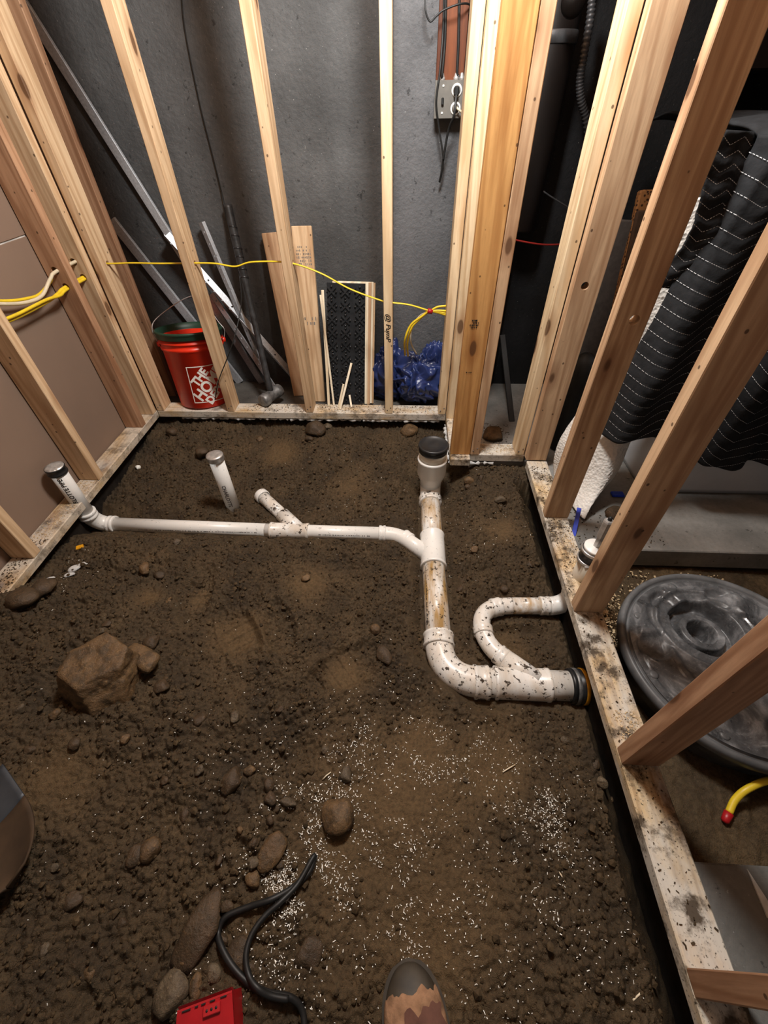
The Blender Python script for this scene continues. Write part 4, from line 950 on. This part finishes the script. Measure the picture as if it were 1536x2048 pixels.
tag(MB().box((.89, 1.36, .008), (.05, .03, .012), .004).build('blue_scrap', 'blue'), 'scrap of blue plastic on the slab in front of the appliance', 'scrap')

# ------------------------------------------------------------------ sump lid
sx_, sy_, sr_ = .972, .640, .305
sp = thing('sump_basin', 'round grey-black plastic sump pit lid with a sunken centre hole', 'sump', (sx_, sy_, -.15))
def lidz(r, th):
    z = .014*(1-(r/.9)**2) if r < .9 else 0
    x, y = r*math.cos(th), r*math.sin(th)
    hxr, hyr = -.10, .30; dh = math.hypot((x-hxr), (y-hyr))
    if dh < .36: z -= .0
    sm = lambda e0, e1, t: (lambda q: q*q*(3-2*q))(min(1, max(0, (t-e0)/(e1-e0))))
    wall = 1-sm(.30, .335, dh); z -= .058*wall
    if dh < .28: z += .030*(1-sm(.20, .235, dh))
    hole = 1-sm(.125, .14, dh); z -= .075*hole
    ring = math.exp(-((dh-.46)/.022)**2)*.008; z += ring
    for k_ in range(7):
        a = k_*2*math.pi/7+.35; cx_, cy_ = .70*math.cos(a), .70*math.sin(a); d_ = math.hypot((x-cx_), (y-cy_))
        z -= .018*(1-sm(.10, .17, d_))
    a = (th % (2*math.pi/14))/(2*math.pi/14)
    if .60 < r < .84: z += .003*math.sin(a*math.pi*2)
    z += .009*sm(.20, .5, math.sin(3*th+r*7))*sm(.5, .56, r)*(1-sm(.8, .84, r))
    return z
mb = MB(); NR, NT = 90, 220
vs_ = []; fs_ = []
for i in range(NR+1):
    r = i/NR*.9
    for j in range(NT):
        th = 2*math.pi*j/NT; vs_.append((sx_+r*sr_*math.cos(th), sy_+r*sr_*math.sin(th), .012+lidz(r, th)))
for i in range(NR):
    for j in range(NT): fs_.append((i*NT+j, (i+1)*NT+j, (i+1)*NT+(j+1) % NT, i*NT+(j+1) % NT))
mb.add(vs_, fs_, True); mb.build('lid', 'lid', sp)
MB().lathe((sx_, sy_, 0), (0, 0, 1), [(sr_*.895, .010), (sr_*.905, .002), (sr_*.92, .000), (sr_*.935, .012), (sr_*.955, .020), (sr_*.985, .019), (sr_, .010), (sr_*1.005, -.006), (sr_*.99, -.012), (sr_*.93, -.014)], 96).build('rim', 'lid_rim', sp)
MB().lathe((sx_, sy_, 0), (0, 0, 1), [(sr_*.93, -.012), (sr_*.93, -.06), (sr_*.90, -.065), (sr_*.89, -.40)], 64).build('barrel', 'lid', sp)
for k_ in range(8):
    a = k_*math.pi/4+.25; MB().lathe((sx_+sr_*.835*math.cos(a), sy_+sr_*.835*math.sin(a), .012), (0, 0, 1), [(.013, 0), (.013, .002), (.009, .004), (.005, .005), (0, .005)], 12).build('bolt', 'lid_rim', sp)
# yellow hose with red tip
yh = thing('yellow_hose', 'yellow hose end with a red tip in the sump pit', 'hose', onz(1452, 1640, -.09))
hp = [onz(1458, 1625, -.088), onz(1470, 1600, -.075), onz(1495, 1578, -.055), onz(1540, 1560, -.045), onz(1600, 1555, -.06)]
MB().tube(spline(hp, 8), .0085, 12).build('hose', 'yellow', yh)
MB().tube([hp[0]+(hp[0]-hp[1])*.0, hp[0]+(hp[0]-hp[1]).normalized()*.022, hp[0]+(hp[0]-hp[1]).normalized()*.027], [.0105, .0095, .006], 12).build('tip', 'red', yh)

# ------------------------------------------------------------------ stones in the dirt
def dstone(label, px, py, w_px, h_px, mat, seed, rot=0.0, hgt=.6, sink=.30, planes=9, group=None, sub=3, boxy=None):
    p = ond(px, py); k_ = (CAMH-p.z)/abs(ray(px, py).z)/FPX; sx__ = w_px*k_; sy__ = h_px*k_*1.15
    return rock('stone', label, p, (sx__, sy__, min(sx__, sy__)*hgt), mat, seed, rot, sink, sub, planes, group, boxy=boxy)
dstone('largest angular brown rock half sunk in the left dirt', 214, 1350, 150, 130, 'stone', 12, .35, .75, .22, 7, None, 5, [(-2.3, .25, .78), (-1.25, .5, .72), (-.3, .1, .80), (.75, .1, .74), (1.9, .15, .70), (2.9, .2, .82)])
dstone('flat tan slab of stone tucked behind the largest rock', 285, 1318, 90, 50, 'stone', 3, -.5, .35, .25)
dstone('smooth brown fist-sized stone in the flecked middle ground', 676, 1630, 66, 66, 'stone', 21, .3, .7, .18, 6)
dstone('rounded tan stone just above the black cord loop', 546, 1703, 46, 66, 'stone', 22, -.5, .6, .2, 5)
dstone('oval brown stone among the pebbles above the tan one', 464, 1565, 40, 58, 'stone_dark', 23, -.5, .6, .25, 6)
dstone('long grey-brown rock beside the black cord', 400, 1862, 82, 128, 'stone_dark', 24, -.45, .45, .25, 7)
dstone('pale flat-topped rock behind the red plastic piece', 343, 1990, 74, 66, 'stone_grey', 25, .5, .5, .25, 8)
dstone('squarish stone framed by the cord loop', 478, 1915, 54, 56, 'stone_dark', 26, .2, .5, .3, 8)
dstone('flat dark stone bedded in the dirt right of the cord', 618, 1910, 62, 50, 'stone_dark', 27, .6, .4, .45, 7)
dstone('small pointed grey stone above the fist-sized stone', 690, 1550, 28, 34, 'stone_grey', 28, .2, .7, .2, 8)
dstone('small brown stone at the foot of the back plate', 632, 866, 44, 34, 'stone_dark', 29, .2, .8, .2, 7)
dstone('brown stone near the capped riser', 818, 866, 36, 30, 'stone', 30, .2, .8, .2, 6)
dstone('little orange-brown stone beside the drain pipe', 750, 1262, 24, 22, 'stone', 33, 0, .8, .25, 6)
dstone('dark wedge stone sunk beside the footprints', 768, 1312, 30, 40, 'stone_dark', 34, .4, .6, .3, 7)
dstone('small dark stone behind the lone vent pipe', 405, 910, 30, 24, 'stone_dark', 35, 0, .8, .2, 7)
dstone('brown stone near the left corner of the back plate', 345, 868, 24, 20, 'stone_dark', 36, 0, .8, .2, 7)
dstone('pale pebble lying near the left plate', 277, 937, 12, 9, 'chip', 37, 0, .8, .1, 6)
dstone('pale rounded pebble beside the right plate', 1203, 1567, 22, 20, 'stone_grey', 38, 0, .8, .15, 5)
dstone('brown stone under the U-shaped pipe branch end', 938, 965, 22, 18, 'stone', 39, 0, .8, .2, 6)
dstone('small stone half way along the lateral pipe', 612, 1158, 20, 14, 'stone', 40, .4, .8, .2, 6)
dstone('lumpy dirt-covered stone against the left plate end', 45, 1205, 80, 52, 'stone_dark', 41, 0, .7, .3, 9)
dstone('second lumpy dirt-covered stone behind the first at the plate end', 85, 1180, 60, 44, 'stone_dark', 42, .6, .7, .3, 9)
PEB = [(538, 1570, 26, 26), (540, 1597, 28, 28), (575, 1605, 20, 34), (553, 1618, 20, 20), (540, 1640, 20, 18), (370, 1630, 22, 26), (400, 1540, 24, 18), (500, 1540, 22, 22), (305, 1285, 40, 30), (215, 1250, 22, 16), (205, 1262, 16, 14), (340, 1205, 26, 14), (325, 1375, 32, 28), (400, 1440, 30, 26), (470, 1435, 26, 22), (300, 1700, 46, 40), (270, 1712, 40, 34), (150, 1800, 40, 34), (110, 1735, 18, 14),
       (375, 1915, 34, 30), (455, 1815, 26, 24), (510, 1688, 24, 22), (506, 1728, 26, 24), (505, 1760, 30, 36), (445, 1880, 20, 24), (490, 1940, 30, 40), (425, 1950, 40, 30), (395, 1970, 30, 40), (560, 1730, 18, 18), (440, 1720, 22, 16), (930, 1560, 14, 10), (1225, 1600, 12, 10), (1190, 1530, 30, 16), (245, 1850, 30, 22), (90, 1900, 26, 20), (180, 1950, 30, 24), (420, 1660, 18, 14), (620, 880, 20, 20), (655, 855, 22, 20), (520, 880, 18, 14), (960, 955, 18, 14), (935, 975, 16, 14),
       (355, 1085, 20, 14), (290, 1140, 34, 24), (320, 1150, 26, 18), (560, 1420, 20, 14), (650, 1500, 22, 16), (250, 1480, 26, 20), (150, 1490, 30, 22), (60, 1500, 28, 20), (40, 1420, 30, 22), (110, 1430, 26, 22), (330, 1560, 22, 16), (1010, 1180, 22, 16), (1000, 1000, 26, 18), (950, 1100, 20, 16), (920, 1180, 20, 14), (1060, 1130, 20, 14), (1130, 1480, 20, 14), (480, 1660, 16, 14)]
for i, (a, b, c_, d_) in enumerate(PEB):
    mt_ = ('stone_dark', 'stone_dark', 'stone_grey', 'stone')[i % 4]; dstone({'stone_dark': 'small dark brown pebble half buried in the loose dirt', 'stone_grey': 'small greyish pebble half buried in the loose dirt', 'stone': 'small tan pebble half buried in the loose dirt'}[mt_], a, b, c_, d_, mt_, 100+i, i*.7, .7, .34, 10, {'stone_dark': 'dark pebbles', 'stone_grey': 'greyish pebbles', 'stone': 'tan pebbles'}[mt_]+' scattered in the dirt', 3)
# crumbs of loose soil, white flecks
mb = MB(); rnd = random.Random(11); ico = bmesh.new(); bmesh.ops.create_icosphere(ico, subdivisions=1, radius=1.0); iv = [v.co.copy() for v in ico.verts]; ico.verts.index_update(); jf = [tuple(v.index for v in f.verts) for f in ico.faces]; ico.free()
cnt = 0
while cnt < 15000:
    x, y = rnd.uniform(-1.3, .53), rnd.uniform(-.15, 1.9); i = int((x-X0)/(X1-X0)*(NX-1)); j = int((y-Y0)/(Y1-Y0)*(NY-1))
    if rnd.random() < GP[j, i]*1.15: continue
    s = min(.010, .0018+rnd.expovariate(1/.0019)); z = hd(x, y)+s*.3
    if abs(x-.127) < .055 and .6 < y < 1.55 or abs(y-LY) < .04 and x < .1 or abs(y-YE) < .06 and x > .1: continue
    mb.add([(x+v.x*s*rnd.uniform(.7, 1.2), y+v.y*s*rnd.uniform(.7, 1.2), z+v.z*s*rnd.uniform(.6, 1)) for v in iv], jf, False); cnt += 1
tag(mb.build('soil_clods', 'crumb'), 'loose crumbs and clods of brown soil across the dirt floor', 'soil', None, 'stuff')
FLK = [(1080, 1590, 45, 50, 420), (1110, 1660, 40, 40, 160), (905, 1505, 60, 30, 330), (800, 1560, 110, 60, 380), (690, 1590, 60, 40, 260), (620, 1740, 70, 60, 360), (545, 1880, 60, 90, 480), (780, 1700, 130, 110, 520), (700, 1850, 170, 110, 520), (1000, 1850, 170, 130, 420), (1150, 1800, 120, 120, 240), (720, 1480, 70, 60, 260), (600, 1650, 60, 60, 260), (560, 1780, 30, 40, 260), (940, 1060, 60, 60, 110), (520, 1500, 90, 70, 130), (690, 970, 60, 60, 90), (400, 1300, 300, 140, 160), (980, 1380, 120, 60, 40), (250, 1700, 180, 140, 110), (150, 1130, 30, 25, 60), (850, 1000, 260, 80, 60)]
mb = MB(); rnd = random.Random(13)
for a, b, sa, sb, n_ in FLK:
    for _ in range(int(n_*1.7)):
        p = ond(a+rnd.gauss(0, sa), b+rnd.gauss(0, sb))
        if p.x > .52 or p.x < -1.3 or p.y > 1.88: continue
        if mnoise.noise(Vector((p.x*14, p.y*14, 3)))+.5*mnoise.noise(Vector((p.x*40, p.y*40, 7))) < rnd.uniform(-.25, .35): continue
        l = min(.007, .0012+rnd.expovariate(1/.0016)); wd = rnd.uniform(.0007, .0015); an = rnd.uniform(0, 3.14); ca, sa_ = math.cos(an), math.sin(an); t = .0009; til = rnd.uniform(-.4, .4); z0 = p.z+.0008
        mb.add([(p.x+ca*u*l/2-sa_*v*wd/2, p.y+sa_*u*l/2+ca*v*wd/2, z0+h*t+til*u*l/2+abs(til)*l/2) for h in (0, 1) for u, v in ((-1, -1), (1, -1), (1, 1), (-1, 1))], [(3, 2, 1, 0), (4, 5, 6, 7), (0, 1, 5, 4), (1, 2, 6, 5), (2, 3, 7, 6), (3, 0, 4, 7)])
tag(mb.build('white_flecks', 'chip'), 'white flecks of plastic shavings sprinkled over the dirt', 'debris', None, 'stuff')
shavings('pit_gravel', 'light brown gravel and chips at the edge of the sump pit', [(.645, .78, .80, 1.0, -.098, 0), (.645, .72, .66, .9, -.098, 0), (.70, 1.2, .92, 1.04, -.10, 0)], 900, 'sawdust', (.003, .010), 21, .003)
# plaster scraps near the left plate
for i, (a, b, s_) in enumerate(((150, 1138, 34), (165, 1130, 22), (140, 1150, 24), (100, 1160, 26))):
    dstone('broken scrap of white plaster near the left plate', a, b, s_, s_*.5, 'plaster', 200+i, .5, .35, .1, 8, 'white plaster scraps by the left plate', 2)
p = ond(162, 1096); tag(MB().box((p.x, p.y, p.z+.006), (.03, .02, .008), .002, Matrix.Rotation(.5, 3, 'Z')).build('yellow_scrap', 'gold'), 'small yellow scrap in the dirt under the left plate', 'scrap')
for i, (a, b, c_, d_) in enumerate(((645, 1560, 662, 1545), (1110, 1735, 1130, 1765), (1265, 2000, 1310, 1955), (1005, 1545, 1030, 1530))):
    p0, p1 = ond(a, b), ond(c_, d_); o = MB().tube([p0+Vector((0, 0, .003)), (p0+p1)/2+Vector((0, 0, .007)), p1+Vector((0, 0, .003))], .0016, 6).build('wood_splinter', 'wood_stick'); tag(o, 'thin wood splinter lying on the packed dirt', 'splinter', 'wood splinters on the dirt')
# black cord loop
cp = [(612, 2070), (607, 2020), (585, 1995), (540, 1985), (505, 1968), (470, 1935), (448, 1895), (440, 1865), (455, 1835), (500, 1815), (545, 1800), (590, 1775), (620, 1745), (632, 1712)]
c2 = [(632, 1712), (626, 1722), (598, 1770), (565, 1805), (535, 1832), (508, 1868), (497, 1910), (502, 1950), (520, 1975), (545, 1990), (580, 1997)]
co = thing('looped_cable', 'black cord looped on the dirt beside the stones', 'cord', ond(520, 1900))
lift = lambda l, h: [ond(a, b)+Vector((0, 0, h+.006*abs(math.sin(i*1.3)))) for i, (a, b) in enumerate(l)]
MB().tube(spline(lift(cp, .010), 7), .0062, 10).build('strand', 'cord', co)
MB().tube(spline(lift(c2, .016), 7), .0058, 10).build('strand', 'cord', co)
# red plastic piece
rz = .045
rd = thing('red_plastic_tray', 'red plastic tray with a slotted rim lying in the dirt', 'tray', onz(410, 2040, -.03))
cr_ = [onz(358, 2020, rz), onz(464, 1980, rz), onz(470, 2080, rz-.01), onz(350, 2110, rz-.01)]
mwr = Matrix.Identity(4)
def quadprism(q, t):
    a = [Vector(p) for p in q]; return a+[p-Vector((0, 0, t)) for p in a]
mb = MB(); mb.add(quadprism(cr_, .004), [(3, 2, 1, 0)[::-1], (4, 5, 6, 7)[::-1], (0, 4, 5, 1)[::-1], (1, 5, 6, 2)[::-1], (2, 6, 7, 3)[::-1], (3, 7, 4, 0)[::-1]])
mb.build('tray_top', 'red', rd)
a_, b_ = cr_[0], cr_[1]; du = (b_-a_).normalized(); dn = Vector((-du.y, du.x, 0))
mb = MB()
mb.add(quadprism([a_+dn*.000, b_+dn*.000, b_+dn*.004+Vector((0, 0, .006)), a_+dn*.004+Vector((0, 0, .006))], .012), [(0, 1, 2, 3), (7, 6, 5, 4), (0, 4, 5, 1), (1, 5, 6, 2), (2, 6, 7, 3), (3, 7, 4, 0)])
mb.build('rim', 'red', rd)
for s0, s1 in ((.06, .22), (.30, .36), (.42, .50), (.58, .68), (.78, .90)):
    L_ = (b_-a_).length; m_ = a_+du*L_*(s0+s1)/2-dn*.004; MB().box((m_.x, m_.y, rz+.0012), (L_*(s1-s0), .002, .002), .0004, Matrix.Rotation(math.atan2(du.y, du.x), 3, 'Z')).build('slot', 'black', rd)
tb_ = a_+du*(b_-a_).length*.62-dn*.014
tab = MB().box((tb_.x, tb_.y, rz+.001), (.030, .014, .004), .0018, Matrix.Rotation(math.atan2(du.y, du.x), 3, 'Z')).build('tab', 'red', rd)
for k_ in (-1, 0, 1):
    q_ = tb_+du*.008*k_; MB().lathe((q_.x, q_.y, rz+.0028), (0, 0, 1), [(.0022, 0), (.0022, .0006), (0, .0006)], 8).build('pin_hole', 'black', tab)
mb = MB()
for e0, e1 in ((cr_[1], cr_[2]), (cr_[0], cr_[3]), (cr_[0], cr_[1])):
    n_ = (e1-e0).normalized().cross(Vector((0, 0, 1))); mb.add([e0, e1, e1-Vector((0, 0, .075)), e0-Vector((0, 0, .075)), e0+n_*.003, e1+n_*.003, e1+n_*.003-Vector((0, 0, .075)), e0+n_*.003-Vector((0, 0, .075))], [(0, 1, 2, 3), (7, 6, 5, 4), (0, 4, 5, 1), (2, 6, 7, 3)])
mb.build('side_wall', 'red', rd)
# shovel blade at the frame edge
sc = onz(-26, 1742, .02)
sv = thing('shovel', 'round shovel blade, grey metal with brown dirt on its tip', 'shovel', sc)
def blade(u, v):
    a = (u-.5)*2; L_ = .26; wv = .098*math.sqrt(max(0.0, 1-max(0, (v-.45)/.55)**2.2)); x = a*wv; y = v*L_; z = -.02*(1-a*a)+.012
    ang = math.radians(-122); c_, s_ = math.cos(ang), math.sin(ang); X, Y = x, y-.13
    return Vector((sc.x+X*c_-Y*s_-.040, sc.y+X*s_+Y*c_+.045, sc.z+z+.004))
mb = MB().grid(lambda u, v: blade(u, v*.45), 16, 10); o = mb.build('blade', 'blade', sv); o.modifiers.new('s', 'SOLIDIFY').thickness = .003
mb = MB().grid(lambda u, v: blade(u, .45+v*.55)+Vector((0, 0, .001)), 16, 12); o = mb.build('dirt_tip', 'rust', sv); o.modifiers.new('s', 'SOLIDIFY').thickness = .004
p0 = blade(.5, 0)+Vector((0, 0, .01)); dd = (blade(.5, 0)-blade(.5, .3)).normalized(); MB().tube([p0-dd*.05, p0+dd*.06, p0+dd*.5+Vector((0, 0, .12))], [.018, .019, .017], 14).build('shaft', 'wood_tan', sv)

# ------------------------------------------------------------------ boot
bt = ond(812, 1922); ba = math.radians(103)
boot = thing('work_boot', 'brown suede work boot with a dark rubber toe on the dirt', 'boot', (bt.x, bt.y, hd(bt.x, bt.y)))
gz = max(hd(bt.x+dx, bt.y+dy) for dx in (-.04, 0, .04) for dy in (-.02, -.08, -.14))-.006
fwd = Vector((math.cos(ba), math.sin(ba), 0)); rgt = Vector((fwd.y, -fwd.x, 0))
def bootpt(s, lat, z): return Vector((bt.x, bt.y, gz))-fwd*s+rgt*lat+Vector((0, 0, z))
def halfw(s): 
    if s < .10: return .058*math.sqrt(max(0, 1-((.10-s)/.10)**2.3))
    if s < .20: return .058-.018*(s-.10)/.10
    return .040-.002*math.sin((s-.2)*10) if s < .27 else .040*math.sqrt(max(0, 1-((s-.27)/.035)**2))
def shell(ss, zf, grow=0.0, seg=28):
    def fn(u, v):
        s = ss[0]+(ss[1]-ss[0])*v; a = math.pi*u; hw = max(.001, halfw(s)+grow); return bootpt(s, -math.cos(a)*hw, .022+math.sin(a)**.75*zf(s))
    return fn
zf = lambda s: .030*math.sqrt(max(0, 1-((.09-s)/.09)**2)) + .012*min(1, s/.09) if s < .09 else .042+.055*((s-.09)/.12)**1.3 if s < .21 else .16
mb = MB()
ol = []
for i in range(40): 
    s = .302*i/39; ol.append((s, halfw(s)+.005))
top = [bootpt(s-.004, w_, .024) for s, w_ in ol]+[bootpt(s-.004, -w_, .024) for s, w_ in ol[::-1]]
nb = len(top); mb.add(top+[p-Vector((0, 0, .024)) for p in top], [tuple(range(nb))[::-1], tuple(range(nb, 2*nb))]+[(i, (i+1) % nb, nb+(i+1) % nb, nb+i) for i in range(nb)])
mb.build('sole', 'boot_rubber', boot)
MB().grid(shell((0.0, .085), zf), 28, 30).build('toe_cap', 'boot_rubber', boot)
jag = lambda u: .040+.012*mnoise.noise(Vector((u*7, 0, 3)))+.006*mnoise.noise(Vector((u*19, 2, 3)))
MB().grid(lambda u, v: shell((jag(u), .22), lambda s: zf(s)+.002, .0016)(u, v), 60, 40).build('suede_upper', 'suede', boot)
def patch(u, v):
    s = .062+.014*mnoise.noise(Vector((u*5, 3, 3)))+.125*v; a = math.pi*(.40+.05*mnoise.noise(Vector((v*6, 1, 1)))+(.46+.08*mnoise.noise(Vector((v*5, 4, 1))))*u); hw = halfw(s)+.0030; return bootpt(s, -math.cos(a)*hw, .022+math.sin(a)**.75*(zf(s)+.004))
MB().grid(patch, 14, 18).build('dark_patch', 'suede_dark', boot)
def shaft(u, v):
    a = 2*math.pi*u; hgt_ = .10+.14*v; r1 = .052-.006*v; r2 = .062-.010*v; return bootpt(.235+r2*math.cos(a), .044*math.sin(a)*(r1/.052), hgt_)
MB().grid(shaft, 32, 12).build('boot_shaft', 'suede', boot)
MB().grid(lambda u, v: bootpt(.20+.095*v, (u-.5)*2*halfw(.20+.095*v), .022+.10*math.sin(math.pi*u)**.5), 20, 12).build('heel_counter', 'suede_dark', boot)
MB().tube(spline([bootpt(.13, -.03, .09), bootpt(.14, 0, .108), bootpt(.13, .03, .09)], 8), .0028, 8).build('lace', 'cord', boot)
MB().tube(spline([bootpt(.155, -.03, .10), bootpt(.165, 0, .128), bootpt(.155, .03, .10)], 8), .0028, 8).build('lace', 'cord', boot)

# pale foam squeezed out under the plates, white strip on the front slab
def bead(label, pts, seed, r0=.004, r1=.011):
    rnd = random.Random(seed); P_ = []; R_ = []
    for a, b in zip(pts, pts[1:]):
        a, b = Vector(a), Vector(b); n_ = max(2, int((b-a).length/.012))
        for i in range(n_): P_.append(a.lerp(b, i/n_)+Vector((rnd.uniform(-.004, .004), rnd.uniform(-.004, .004), rnd.uniform(-.004, .002)))); R_.append(rnd.uniform(r0, r1)*(.25 if rnd.random() < .35 else 1))
    tag(MB().tube(P_, R_, 7).build('foam_bead', 'plaster'), label, 'foam')
bead('pale foam bead squeezed out under the back plate', [(-1.2, 1.930, -.008), (.19, 1.930, -.008)], 3)
bead('pale foam bead along the foot of the jog plate', [(.203, 1.90, -.006), (.205, 1.585, -.010), (.30, 1.58, -.010), (.42, 1.584, -.010)], 4, .004, .014)
pa, pb_ = onz(1493, 1738, .002), onz(1545, 1835, .002)
sdv = (pb_-pa).cross(Vector((0, 0, 1))).normalized()
mb = MB().add([pa, pb_-sdv*.010, pb_+sdv*.012, pa+Vector((0, 0, .003)), pb_-sdv*.010+Vector((0, 0, .004)), pb_+sdv*.012+Vector((0, 0, .004))], [(0, 2, 1), (3, 4, 5), (0, 1, 4, 3), (1, 2, 5, 4), (2, 0, 3, 5)])
tag(mb.build('plastic_sliver', 'plaster'), 'pale tapering sliver of plastic on the front concrete slab', 'scrap')
